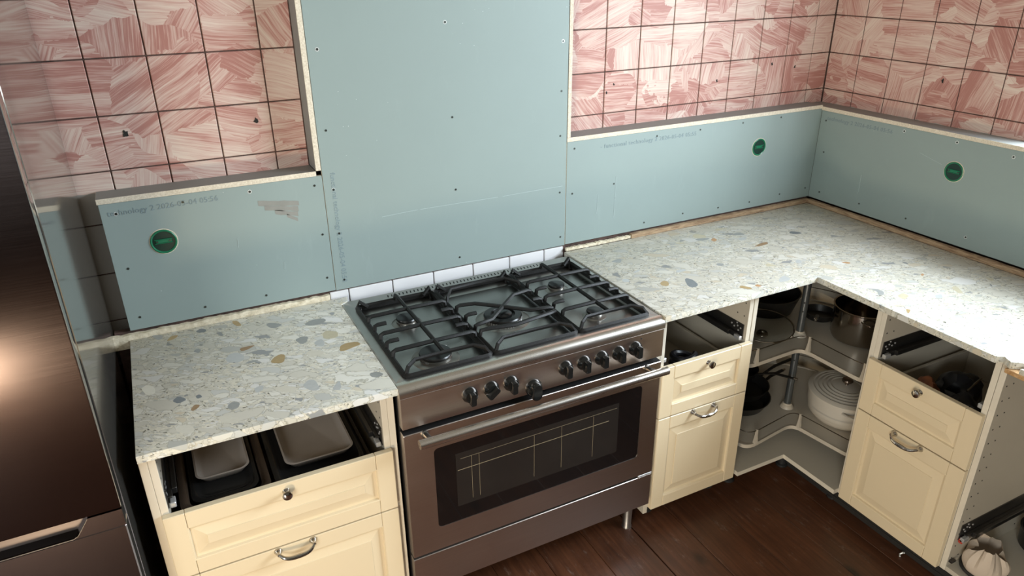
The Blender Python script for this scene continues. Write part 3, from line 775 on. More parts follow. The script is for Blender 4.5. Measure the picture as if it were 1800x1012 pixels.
def cabinet(label, loc, rz, w, covers=(), right_inner=True, with_fronts=True, box_mat='drawer', shelf=True):
    """base unit: local x 0..w, back at y=-.022, fronts at y=-.6445"""
    c = thing('base_cabinet', label, 'cabinet', loc, rz, 'cream base cabinets')
    sp0 = side_panel(0, .018, parent=c); sp1 = side_panel(w - .018, w, parent=c)
    for a, b, z0 in covers: side_panel(a, b, z0=z0, y1=-.640 if False else -.6245, parent=c, lab='cover panel of the cabinet end')
    bm = NB(); box(bm, .018, -.623, .080, w - .018, -.022, .098, .0006); part('bottom_panel', bm, M['carcass'], c)
    bm = NB(); box(bm, .018, -.034, .098, w - .018, -.026, .879); part('back_panel', bm, M['carcass'], c)
    zs = [.835 - .051 * k for k in range(0, 3)] if with_fronts else [.848 - .0515 * k for k in range(0, 15)]
    pin_holes(.018, 1, c, zs); pin_holes(w - .018, -1, c, zs)
    pin_holes(.018, 1, c, zs, (-.16, -.26)); pin_holes(w - .018, -1, c, zs, (-.16, -.26))
    legs(c, [(.05, -.555), (w - .05, -.555), (.05, -.08), (w - .05, -.08)])
    if with_fronts:
        f1 = part('drawer_front', front_panel(w, .2030), M['cream'], c, smooth=12, loc=(.001, -.6250, .4860))
        knob(f1, w / 2, .176, -.0195)
        drawer_box(f1, w, .020, .105, y1=.002, y0=.50, x0=.036, mat=box_mat)
        f2 = part('drawer_front', front_panel(w, .3990), M['cream'], c, smooth=12, loc=(.001, -.6250, .0825))
        pull(f2, w / 2, .388, -.0195)
        f1.location.x = 0; f2.location.x = 0
        runner(.018, 1, .722, c); runner(w - .018, -1, .722, c)
    return c
cabL = cabinet('wide cream cabinet between the fridge and the cooker', (-2.875, 0, 0), 0, .603, covers=((-.020, -.0005, .05), (.6035, .6225, .05)), box_mat='tin')
cabM = cabinet('narrow cream cabinet directly right of the cooker', (-1.321, 0, 0), 0, .401, covers=((-.0185, -.0005, .055), ), box_mat='carcass')
cabR = cabinet('cream cabinet under the window wall worktop', (0, -.912, 0), -pi / 2, .399, box_mat='carcass')

# open carcass at the right edge
co = cabinet('open white cabinet without fronts at the right edge', (0, -1.3125, 0), -pi / 2, .60, with_fronts=False)
bm = NB(); box(bm, .018, -.6225, .860, .582, -.560, .878, .0008); part('front_rail', bm, M['edge'], co)
runner(.018, 1, .235, co, y0=-.10, y1=-.604, h=.062)
bm = NB(); box(bm, .021, -.606, .198, .034, -.585, .214, .002); part('red_catch', bm, M['red'], co)
bm = NB(); box(bm, .018, -.618, .115, .030, -.596, .124, .001); part('hinge_plate', bm, M['runner'], co)
bm = NB(); box(bm, .018, -.612, .838, .026, -.585, .856, .002); jitter(bm, .003, 200, 2); part('dirty_patch', bm, M['leg'], co)

# ================================================================ CORNER CABINET AND CAROUSEL
cc = thing('corner_cabinet', 'open white corner cabinet with pans on round shelves', 'cabinet', (-.917, 0, 0))
def W(x): return x + .917
bm = NB(); box(bm, 0.0005, -.6245, .08, .0185, -.022, .879, .0008); edge_faces(bm, lambda n: n.y < -.5); part('side_panel', bm, [M['carcass'], M['edge']], cc)
bm = NB(); box(bm, W(-.6245), -.9115, .08, W(-.022), -.8935, .879, .0008); edge_faces(bm, lambda n: n.x < -.5); part('side_panel', bm, [M['carcass'], M['edge']], cc)
bm = NB(); prism(bm, [(.019, -.024), (W(-.024), -.024), (W(-.024), -.893), (W(-.647), -.893), (W(-.652), -.644), (.019, -.644)], .080, .099)
bmesh.ops.recalc_face_normals(bm, faces=bm.faces); edge_faces(bm, lambda n: abs(n.z) < .5); part('bottom_panel', bm, [M['carcass'], M['edge']], cc)
bm = NB(); box(bm, .019, -.034, .099, W(-.034), -.026, .879); part('back_panel', bm, M['carcass'], cc)
bm = NB(); box(bm, W(-.034), -.893, .099, W(-.026), -.034, .879); part('back_panel', bm, M['carcass'], cc)
legs(cc, [(.05, -.57), (.05, -.08), (W(-.08), -.08), (W(-.08), -.84), (W(-.57), -.84), (W(-.60), -.60)])

PX, PY = -.455, -.457
car = thing('corner_carousel', 'two tier white revolving shelf with chrome rails in the corner cabinet', 'shelf', (PX, PY, .0995))
def carousel_outline(R=.385, off=.085, rot=0, r_in=.05, r_out=.045):
    """three quarter disc with a rounded notch towards local (-x,-y)"""
    pts = []
    # outer arc from the notch edge on -y round to the notch edge on -x
    a0 = math.atan2(-math.sqrt((R - .01) ** 2 - (off) ** 2), -off)
    a1 = math.atan2(-off, -math.sqrt((R - .01) ** 2 - off ** 2))
    A0 = a0 + .10; A1 = a1 + 2 * pi - .10
    for k in range(41):
        t = A0 + (A1 - A0) * k / 40; pts.append((R * cos(t), R * sin(t)))
    # rounded outer corner on the -x edge
    ex = -math.sqrt(R * R - off * off)
    p0 = Vector(pts[-1]); p1 = Vector((ex, -off)); p2 = Vector((ex + r_out * 1.3, -off))
    for k in range(1, 7):
        t = k / 6; pts.append(tuple(p0 * (1 - t) ** 2 + p1 * 2 * t * (1 - t) + p2 * t * t))
    # notch apex, rounded
    q0 = Vector((-off - r_in, -off)); q1 = Vector((-off, -off)); q2 = Vector((-off, -off - r_in))
    for k in range(7):
        t = k / 6; pts.append(tuple(q0 * (1 - t) ** 2 + q1 * 2 * t * (1 - t) + q2 * t * t))
    p3 = Vector((-off, ex + r_out * 1.3)); p4 = Vector((-off, ex)); p5 = Vector(pts[0])
    for k in range(0, 6):
        t = k / 6; pts.append(tuple(p3 * (1 - t) ** 2 + p4 * 2 * t * (1 - t) + p5 * t * t))
    c, s = cos(rot), sin(rot)
    return [(x * c - y * s, x * s + y * c) for x, y in pts]
for z, rot, off in ((.16, radians(8), .092), (.515, radians(2), .082)):
    o = carousel_outline(rot=rot, off=off); zz = z - .0995
    bm = NB(); ins = [(x * .975, y * .975) for x, y in o]
    loft(bm, [[(x, y, zz - .014) for x, y in o], [(x, y, zz + .002) for x, y in o], [(x, y, zz + .002) for x, y in ins], [(x, y, zz - .002) for x, y in ins]])
    sh = part('shelf', bm, M['plastic'], car)
    bm = NB(); tube(bm, [(x * .985, y * .985, zz + .062) for x, y in o], .0022, 6, True); part('rail', bm, M['wire'], sh)
    n = len(o)
    # posts: at the notch and around the rim
    idx = [45, 52, 57, 3, 12, 20, 28, 36]
    for i in idx:
        x, y = o[i % n]; bm = NB()
        loft(bm, [[(x * .985 + dx * a, y * .985 + dy * a, h) for dx, dy in ((-1, -1), (1, -1), (1, 1), (-1, 1))] for a, h in ((.0075, zz + .001), (.0042, zz + .040), (.0036, zz + .067))])
        part('rail_post', bm, M['plastic'], sh)
    bm = NB(); lathe(bm, [(.033, zz - .022), (.033, zz - .004)], n=24); lathe(bm, [(.030, zz), (.026, zz + .010), (.020, zz + .016), (.019, zz + .022)], n=24); part('hub', bm, M['plastic'], sh)
bm = NB(); lathe(bm, [(.0150, 0), (.0150, .775)], n=18); pole = part('pole', bm, M['pole'], car)
bm = NB()
for z in (.30, .34, .53, .57, .66, .70): cyl(bm, (-.0125, -.0085, z), (-.0135, -.0092, z), .0032, 8)
part('pole_holes', bm, M['hole'], pole)

# ---------------------------------------------------------------- pans
# cream oval casserole on the lower shelf
cx, cy, cz = -.300, -.610, .1625
t = thing('casserole', 'cream cast iron casserole with ringed lid on the lower round shelf', 'casserole', (cx, cy, cz), radians(58))
SX, SY = 1.14, 1.04
bm = NB(); lathe(bm, [(.100, 0), (.118, .008), (.132, .030), (.137, .070), (.138, .118), (.134, .118), (.130, .05), (.0, .02)], n=48, sx=SX, sy=SY); body = part('pot_body', bm, M['casserole'], t)
bm = NB(); prof = [(.132, .114), (.141, .116), (.141, .124), (.134, .129)]
for k in range(5):
    r = .124 - k * .016; z = .131 + k * .0030
    prof += [(r + .004, z), (r + .001, z + .0022), (r - .003, z + .0022), (r - .006, z + .0006)]
prof += [(.040, .1465), (.018, .150), (.0, .1505)]
lathe(bm, prof, n=48, sx=SX, sy=SY); lid = part('lid', bm, M['casserole'], t)
bm = NB(); lathe(bm, [(.008, .148), (.007, .158), (.020, .163), (.023, .169), (.020, .175), (.0, .177)], n=24); part('lid_knob', bm, M['lidknob'], t)
for s in (-1, 1):
    bm = NB(); P = []
    for k in range(9):
        a = (k / 8 * 2 - 1) * .36
        P.append((s * (.141 * SX + .026 * (1 - (k / 4 - 1) ** 4)) * cos(a), .15 * SY * sin(a) * 1.0, .100))
    tube(bm, P, .0078, 8, flat=.75); part('handle', bm, M['casserole'], t)
# stainless pot on the upper shelf
t = thing('stock_pot', 'shiny stainless steel pot with open top on the upper round shelf', 'pot', (-.255, -.585, .5175))
bm = NB(); lathe(bm, [(.100, 0), (.108, .004), (.114, .020), (.114, .135), (.118, .139), (.118, .142), (.112, .142), (.111, .020), (.0, .012)], n=48); part('pot_body', bm, M['pot'], t)
for s in (-1, 1):
    bm = NB(); a0 = radians(50) + (pi if s < 0 else 0)
    P = [((.113 + .030 * sin(pi * k / 8)) * cos(a0 + (k / 8 - .5) * .5), (.113 + .030 * sin(pi * k / 8)) * sin(a0 + (k / 8 - .5) * .5), .118) for k in range(9)]
    tube(bm, P, .0045, 8); part('handle', bm, M['pot'], t)
# glass lid lying upside down near the pole
t = thing('glass_lid', 'glass pan lid with steel rim lying upside down on the upper shelf', 'lid', (-.600, -.392, .5190))
t.rotation_euler = (radians(6), radians(-5), 0)
bm = NB(); lathe(bm, [(.0, .024), (.05, .026), (.09, .034), (.118, .048), (.118, .051), (.09, .037), (.05, .029), (.0, .027)], n=40); part('glass', bm, M['glass_lid'], t)
bm = NB(); tube(bm, [(.120 * cos(2 * pi * k / 40), .120 * sin(2 * pi * k / 40), .050) for k in range(40)], .0030, 8, True); part('rim', bm, M['pot'], t)
bm = NB(); lathe(bm, [(.006, .024), (.008, .016), (.022, .012), (.024, .006), (.018, .001), (.0, 0)], n=24); part('lid_knob', bm, M['pot'], t)
# black wok and black pan behind
def pan(label, loc, R, h, ang, hl=.17, mat='black_pan', tilt=0, hm='black_pan', cat='pan', hr=.008, hz=None):
    t = thing('frying_pan', label, cat, loc, ang); t.rotation_euler = (0, tilt, ang)
    bm = NB(); lathe(bm, [(R * .72, 0), (R * .80, .003), (R * .98, h), (R, h + .003), (R * .965, h + .003), (R * .78, .008), (0, .006)], n=40); part('pan_body', bm, M[mat], t)
    if hl:
        z = h * .85; bm = NB()
        tube(bm, [(R * .93, 0, z), (R + .02, 0, z + .012), (R + hl * .45, 0, z + .030), (R + hl, 0, z + .034)], [.006, hr * .8, hr, hr * 1.1], 8, flat=.6); hd = part('handle', bm, M[hm], t)
        bm = NB(); cyl(bm, (R + hl - .004, 0, z + .034), (R + hl + .014, 0, z + .034), .0055, 10); part('hanging_loop', bm, M['pot'], t)
    return t
pan('large black wok leaning at the back of the upper shelf', (-.400, -.195, .5175), .152, .085, radians(15), 0)
pan('black frying pan behind the glass lid on the upper shelf', (-.655, -.158, .5175), .088, .045, radians(-50), .0)
pan('small black pan with handle resting beside the pole', (-.262, -.383, .5175), .068, .030, radians(215), .08)
pan('grey frying pan at the bottom of the lower pan stack', (-.625, -.340, .1625), .132, .045, radians(6), .15, mat='black_pan')
pan('black frying pan on top of the lower pan stack', (-.612, -.330, .2160), .118, .040, radians(3), .19)
pan('smallest black pan leaning on the lower pan stack', (-.600, -.285, .2635), .090, .045, radians(-63), .15, mat='black_pan')

# ---------------------------------------------------------------- things in the left drawer
def tin(name, label, x0, y0, x1, y1, z0, z1, m, slot=True, r=.035, grp=None, fl=.004):
    cx, cy = (x0 + x1) / 2, (y0 + y1) / 2
    t = thing(name, label, 'roasting tin', (cx, cy, z0), 0, grp)
    a, b = (x1 - x0) / 2, (y1 - y0) / 2; H = z1 - z0
    def L(i, z, rr): return [(x, y, z) for x, y in rrect(-a + i, -b + i, a - i, b - i, rr, 6)]
    bm = NB(); loft(bm, [L(.030, 0, r * .6), L(.020, H * .9, r * .8), L(.001, H, r), L(.001, H + .003, r), L(.006, H + .0045, r), L(.018, H + .001, r * .85), L(.024, H - .004, r * .8), L(.032, fl, r * .6)])
    part('tin_body', bm, m, t)
    if slot:
        bm = NB(); P = rrect(-.036, -b + .001, .036, -b + .015, .006, 3)
        tube(bm, [(x, y, H + .0075) for x, y in P], .0022, 6, True); part('handle', bm, m, t)
    return t
def dish(label, x0, y0, x1, y1, z0, z1, r=.035):
    cx, cy = (x0 + x1) / 2, (y0 + y1) / 2
    t = thing('oven_dish', label, 'dish', (cx, cy, z0)); a, b = (x1 - x0) / 2, (y1 - y0) / 2; H = z1 - z0
    def L(i, z, rr): return [(x, y, z) for x, y in rrect(-a + i, -b + i, a - i, b - i, rr, 6)]
    bm = NB(); loft(bm, [L(.016, 0, r * .8), L(.002, H, r), L(.0, H + .002, r), L(.005, H + .0025, r), L(.010, H - .010, r * .9), L(.022, H - .015, r * .7)])
    part('dish_body', bm, M['dish'], t, smooth=60)
    return t
tin('roasting_tin', 'brown roasting tin in the left half of the open drawer', -2.834, -.600, -2.600, -.10, .5185, .650, M['tin'], grp='roasting tins in the open drawer')
tin('roasting_tin', 'black roasting tin nested inside the brown tin in the open drawer', -2.806, -.566, -2.628, -.13, .5245, .643, M['tin_black'], False, fl=.1135, grp='roasting tins in the open drawer')
dish('small stoneware oven dish in the left tin', -2.786, -.488, -2.642, -.180, .6390, .660, .028)
tin('roasting_tin', 'black roasting tin in the right half of the open drawer', -2.592, -.598, -2.333, -.10, .5185, .646, M['tin_black'], False, fl=.1195, grp='roasting tins in the open drawer')
dish('large stoneware oven dish in the right tin', -2.553, -.540, -2.355, -.170, .6390, .660, .030)

# ---------------------------------------------------------------- things in the narrow drawer (right of the cooker)
t = thing('black_hose', 'coiled black hose in the open drawer right of the cooker', 'hose', (-1.135, -.530, .5165))
bm = NB(); P = [(.040 * cos(k * .5) , .040 * sin(k * .5), .012 + k * .0024) for k in range(50)]
tube(bm, P, .0125, 8); jitter(bm, .004, 25, 1); part('coil', bm, M['black_cloth'], t)
t = thing('black_hand_blender', 'black kitchen appliance lying in the open drawer right of the cooker', 'appliance', (-1.232, -.42, .5165))
bm = NB(); tube(bm, [(0, -.13, .045), (0, -.06, .055), (0, .02, .075), (.01, .12, .10)], [.030, .036, .030, .018], 14); part('body', bm, M['black_cloth'], t)
bm = NB(); box(bm, -.030, -.17, 0, .034, -.08, .085, .010, 2); part('head', bm, M['black_cloth'], t)

# ---------------------------------------------------------------- things in the drawer under the window wall
def lump(name, label, cat, loc, s, m, seed, amp=.35, sub=3, pname='body'):
    t = thing(name, label, cat, loc)
    bm = NB(); bmesh.ops.create_icosphere(bm, subdivisions=sub, radius=1)
    for v in bm.verts:
        v.co *= 1 + amp * noise.noise(v.co * 1.6 + Vector((seed, 0, 0))) + amp * .4 * noise.noise(v.co * 5 + Vector((seed, 4, 0)))
        v.co = Vector((v.co.x * s[0], v.co.y * s[1], (v.co.z + 1) * s[2]))
    zmin = min(v.co.z for v in bm.verts)
    for v in bm.verts: v.co.z -= zmin
    part(pname, bm, m, t)
    return t
lump('net_sack', 'orange brown net sack in the drawer under the window wall', 'sack', (-.540, -1.070, .5165), (.05, .045, .068), M['onion'], 3)
lump('black_bag', 'crumpled black bag at the back of the drawer under the window wall', 'bag', (-.40, -1.10, .5165), (.075, .07, .075), M['black_cloth'], 9)
lump('black_bag', 'crumpled black bag at the front of the drawer under the window wall', 'bag', (-.53, -1.20, .5165), (.05, .058, .070), M['black_cloth'], 15)
t = thing('whisk', 'bright metal utensil lying on the black bags in the window wall drawer', 'utensil', (-.45, -1.175, .66))
bm = NB(); tube(bm, [(-.05, .0, .0), (.0, .008, .008), (.05, .018, .010)], [.003, .0035, .003], 8); part('rod', bm, M['pot'], t)
t = thing('cable_loop', 'thin black cable looped at the front of the window wall drawer', 'cable', (-.585, -1.225, .5165))
bm = NB(); tube(bm, [(.020 * cos(k * .4), .030 * sin(k * .4), .10 + .0006 * k + .012 * sin(k * .9)) for k in range(40)], .0030, 6); part('cable', bm, M['pot'], t)

# ---------------------------------------------------------------- things in the open cabinet
t = thing('paper_bag', 'crumpled pale paper bag in a black ring on the open cabinet floor', 'bag', (-.540, -1.400, .0985))
bm = NB(); n = 40; rings = []
for k in range(12):
    h = k / 11; ring = []
    for j in range(n):
        a = 2 * pi * j / n; fold = 1 + (.05 + .13 * h) * sin(5 * a + 2.2 * h) + .07 * sin(13 * a + 2) - .25 * h * h
        r = (.052 + .016 * sin(h * pi * .9)) * (1 + (fold - 1) * h)
        ring.append((r * cos(a), r * sin(a), .100 * h * (1 + .20 * h * sin(2 * a + .5))))
    rings.append(ring)
loft(bm, rings, True, True, False)
for r2 in (.8, .5): pass
part('bag_body', bm, M['paper'], t, smooth=25)
bm = NB(); tube(bm, [(.064 * cos(2 * pi * k / 32), .064 * sin(2 * pi * k / 32), .012) for k in range(32)], .0055, 8, True); part('ring', bm, M['leg'], t)
t = thing('black_pot', 'black pot at the back of the open cabinet floor', 'pot', (-.262, -1.44, .0985))
bm = NB(); lathe(bm, [(.062, 0), (.080, .012), (.085, .075), (.088, .080), (.081, .080), (.076, .015), (0, .01)], n=32); part('pot_body', bm, M['black_pan'], t)
bm = NB(); tube(bm, [(-.082, -.025, .062), (-.108, -.018, .066), (-.108, .018, .066), (-.082, .025, .062)], .005, 8); part('handle', bm, M['black_pan'], t)

# ---------------------------------------------------------------- plinth and little bits on the floor
t = thing('plinth_board', 'dark plinth board set back under the window wall cabinets', 'plinth', (-.588, -.575, 0))
bm = NB(); box(bm, 0, -1.32, 0.0005, .014, 0, .062, .001); box(bm, -.0035, -1.32, .020, 0, 0, .024, .0005); box(bm, -.0035, -1.32, .044, 0, 0, .048, .0005); part('board', bm, M['plinth'], t)
t = thing('plastic_clip', 'small white plastic clip lying on the floor by the plinth', 'clip', (-.612, -1.178, .0012))
bm = NB(); tube(bm, [(-.008, 0, .003), (0, .007, .004), (.008, .002, .012), (.006, -.004, .016)], .003, 6); part('clip', bm, M['screw_white'], t)

# ================================================================ COOKER
KX0, KX1 = -2.2445, -1.3425; KC = (KX0 + KX1) / 2
ck = thing('range_cooker', 'wide stainless steel range cooker with five burners', 'cooker', (KC, -.05, 0))
def kx(x): return x - KC
def ky(y): return y + .05
A, Bx = kx(KX0), kx(KX1)
# body
bm = NB(); box(bm, A + .004, ky(-.620), .135, Bx - .004, ky(-.075), .858, .002); part('body', bm, M['dark'], ck)
# hob top: rim with a rolled front, sunk well
ZT = .8955
ro = rrect(A, ky(-.640), Bx, ky(-.047), .012, 5); ri = rrect(A + .031, ky(-.603), Bx - .031, ky(-.096), .022, 5)
rw = rrect(A + .036, ky(-.598), Bx - .036, ky(-.101), .018, 5)
bm = NB()
loft(bm, [[(x, y, ZT - .035) for x, y in ro], [(x, y, ZT - .003) for x, y in ro], [(x * .998, y * 1.0, ZT) for x, y in rrect(A + .003, ky(-.637), Bx - .003, ky(-.050), .011, 5)],
          [(x, y, ZT) for x, y in ri], [(x, y, ZT - .018) for x, y in rw]], True, True, True)
hob = part('hob_top', bm, [M['hobsteel'], M['hobwell']], ck)
for p in hob.data.polygons:
    if p.normal.z > .9 and p.center.z < ZT - .01: p.material_index = 1
# bright bullnose along the front of the hob
bm = NB(); prof = []
for k in range(9):
    a = radians(90 * k / 8); prof.append((-.636 - .026 * sin(a), ZT + .0006 - .026 + .026 * cos(a)))
prof += [(-.662, ZT - .034), (-.630, ZT - .034), (-.630, ZT + .0006)]
loft(bm, [[(A, ky(y), z) for y, z in prof], [(Bx, ky(y), z) for y, z in prof]]); part('front_lip', bm, M['bar'], ck)
# vent slots at the back
bm = NB(); n = 46
for k in range(n):
    x = kx(-2.085 + (2.085 - 1.468) * k / (n - 1)); y = ky(-.0745)
    loft(bm, [[(x - .0032, y - .008, z), (x + .0012, y - .008, z), (x + .0042, y + .009, z), (x - .0002, y + .009, z)] for z in (ZT - .002, ZT + .0004)])
part('vent_slots', bm, M['hole'], ck)
# raised back step inside the well (reflective strip)
bm = NB(); loft(bm, [[(x, ky(-.102), ZT - .018), (x, ky(-.150), ZT - .0175), (x, ky(-.128), ZT - .010), (x, ky(-.102), ZT - .006)] for x in (A + .04, Bx - .04)]); part('well_step', bm, M['hobwell'], ck)
# control panel, door, drawer
yF = ky(-.660)
bm = NB(); box(bm, A + .001, yF, .7570, Bx - .001, yF + .03, .8600, .0015); panel = part('control_panel', bm, M['steel'], ck)
bm = NB()
go = rrect(A + .0015, .282, Bx - .0015, .7370, .004, 4); gi = rrect(A + .088, .369, Bx - .072, .664, .014, 4)
loft(bm, [[(x, yF + .03, z) for x, z in go], [(x, yF + .0015, z) for x, z in go], [(x, yF, z) for x, z in rrect(A + .003, .2835, Bx - .003, .7355, .003, 4)], [(x, yF, z) for x, z in gi], [(x, yF + .0025, z) for x, z in gi]], True, True, False)
door = part('oven_door', bm, M['steel'], ck)
bm = NB(); loft(bm, [[(x, yF + .0015, z) for x, z in gi], [(x, yF + .02, z) for x, z in gi]]); gl = part('door_glass', bm, M['glass_black'], door)
gin = rrect(A + .155, .424, Bx - .162, .622, .004, 3)
bm = NB(); loft(bm, [[(x, yF + .0009, z) for x, z in gin], [(x, yF + .0030, z) for x, z in gin]]); part('inner_window', bm, M['glass_in'], door)
bm = NB(); tube(bm, [(A + .16, yF + .0008, .560), (Bx - .20, yF + .0008, .563)], .0009, 4); tube(bm, [(A + .17, yF + .0008, .600), (Bx - .17, yF + .0008, .604)], .0005, 4)
for x in (-.245, -.22, -.03, .07, .19): tube(bm, [(x, yF + .0008, .44), (x, yF + .0008, .60)], .0005, 4)
part('rack_lines', bm, M['glassline'], door)
bm = NB(); box(bm, A + .0015, yF + .002, .1330, Bx - .0015, yF + .03, .2720, .0015); part('storage_drawer', bm, M['steel'], ck)
bm = NB(); box(bm, Bx - .060, yF + .0005, .272, Bx - .002, yF + .012, .281, .001); part('corner_bracket', bm, M['clip'], ck)
# door handle
bm = NB(); cyl(bm, (kx(-2.217), ky(-.722), .741), (kx(-1.368), ky(-.722), .741), .0140, 24); hd = part('handle', bm, M['bar'], door)
bm = NB(); box(bm, A + .003, yF + .0028, .7368, Bx - .003, yF + .034, .7385); part('top_gap_shade', bm, M['dark'], door)  # black strip added so the shaded gap above the door reads dark
bm = NB(); box(bm, A + .003, yF + .0045, .2715, Bx - .062, yF + .034, .2790); part('drawer_gap_shade', bm, M['dark'], ck)  # black strip standing in for the shade in the gap over the drawer
bm = NB()
for x in (-2.180, -1.405):
    bm = NB(); cyl(bm, (kx(x), ky(-.660), .727), (kx(x), ky(-.722), .741), .0085, 14); cyl(bm, (kx(x), ky(-.6600), .7265), (kx(x), ky(-.666), .728), .0115, 14); part('handle_post', bm, M['brass'], door)
# knobs
R = Matrix.Rotation(pi / 2, 3, 'X')
def cooker_knob(x, z, s=1.0, big=False, rot=0.0):
    bm = NB(); c = (kx(x), yF, z)
    lathe(bm, [(.0215 * s, 0), (.0215 * s, .004), (.0195 * s, .010), (.0165 * s, .017), (.013 * s, .0185), (0, .019)], c, 28, R)
    g = NB(); h = .021 * s; wd = .0072 * s
    if big: loft(g, [[(x * k, -d, y * k) for x, y in rrect(-.0125 * s, -.026 * s, .0125 * s, .020 * s, .012 * s, 5)] for k, d in ((1.0, .010), (1.0, .026), (.86, .031))])
    else: loft(g, [[(x * k, -d, y * k) for x, y in rrect(-wd, -h, wd, h * .72, .004 * s, 3)] for k, d in ((1.05, .012), (1.0, .030), (.90, .033))])
    bmesh.ops.rotate(g, cent=(0, 0, 0), matrix=Matrix.Rotation(rot, 3, 'Y'), verts=g.verts)
    bmesh.ops.translate(g, vec=c, verts=g.verts)
    me = bpy.data.meshes.new('g'); g.to_mesh(me); g.free(); bm.from_mesh(me); bpy.data.meshes.remove(me)
    k = part('control_knob', bm, M['knob'], panel, 'larger black thermostat knob' if big else None)
    if big:
        bm = NB(); box(bm, c[0] - .008, c[1] - .0318, c[2] - .002, c[0] + .008, c[1] - .0305, c[2] - .0005); part('pale_mark', bm, M['clip'], k) if False else bm.free()
for x in (-2.036, -1.968, -1.903, -1.716, -1.650, -1.585, -1.520, -1.456): cooker_knob(x, .8155, 1.14, rot=(.9 if x == -1.968 else 0.0))
cooker_knob(-1.827, .778, 1.3, True)
bm = NB(); cyl(bm, (kx(-1.923), yF + .001, .839), (kx(-1.923), yF - .0008, .839), .003, 10); part('indicator_dot', bm, M['hole'], panel); bm = NB(); cyl(bm, (kx(-1.434), yF + .001, .845), (kx(-1.434), yF - .0008, .845), .0028, 10); part('indicator_dot', bm, M['hole'], panel)
# feet
for x, y in ((A + .06, -.60), (Bx - .05, -.60), (A + .06, -.12), (Bx - .05, -.12)):
    bm = NB(); lathe(bm, [(.019, 0), (.019, .006), (.0165, .010), (.0180, .135)], (x, ky(y), 0), 18); part('foot', bm, M['hobsteel'], ck)
# burners
def burner(x, y, r, kind='n'):
    z0 = ZT - .018; c = (kx(x), ky(y), z0)
    bm = NB(); lathe(bm, [(r * 1.45, 0), (r * 1.40, .0012), (r * 1.15, .003), (r * 1.0, .004), (r * .98, .011), (r * .90, .013)], c, 32); b = part('burner', bm, M['brass'], ck)
    bm = NB()
    if kind == 'n': lathe(bm, [(r * .96, .0135), (r * .99, .018), (r * .94, .0215), (0, .0235)], c, 32)
    else:
        lathe(bm, [(r * .98, .012), (r * 1.02, .018), (r * .97, .022), (r * .66, .023), (r * .62, .016), (r * .50, .016), (r * .48, .024), (r * .40, .0275), (0, .0290)], c, 40)
    part('burner_cap', bm, M['enamel'], b)
    bm = NB(); cyl(bm, (c[0] + r * .9, c[1] + r * .6, z0), (c[0] + r * .9, c[1] + r * .6, z0 + .017), .003, 8); part('igniter', bm, M['clip'], b)
    if kind == 'w':
        bm = NB()
        for k in range(40):
            a = 2 * pi * k / 40; bb = (c[0] + cos(a) * r * .985, c[1] + sin(a) * r * .985)
            cyl(bm, (bb[0], bb[1], z0 + .004), (bb[0], bb[1], z0 + .0125), .0022, 5)
        part('flame_ports', bm, M['clip'], b)
burner(-2.083, -.262, .034); burner(-2.083, -.520, .050); burner(-1.795, -.388, .062, 'w'); burner(-1.520, -.262, .030); burner(-1.514, -.505, .028)
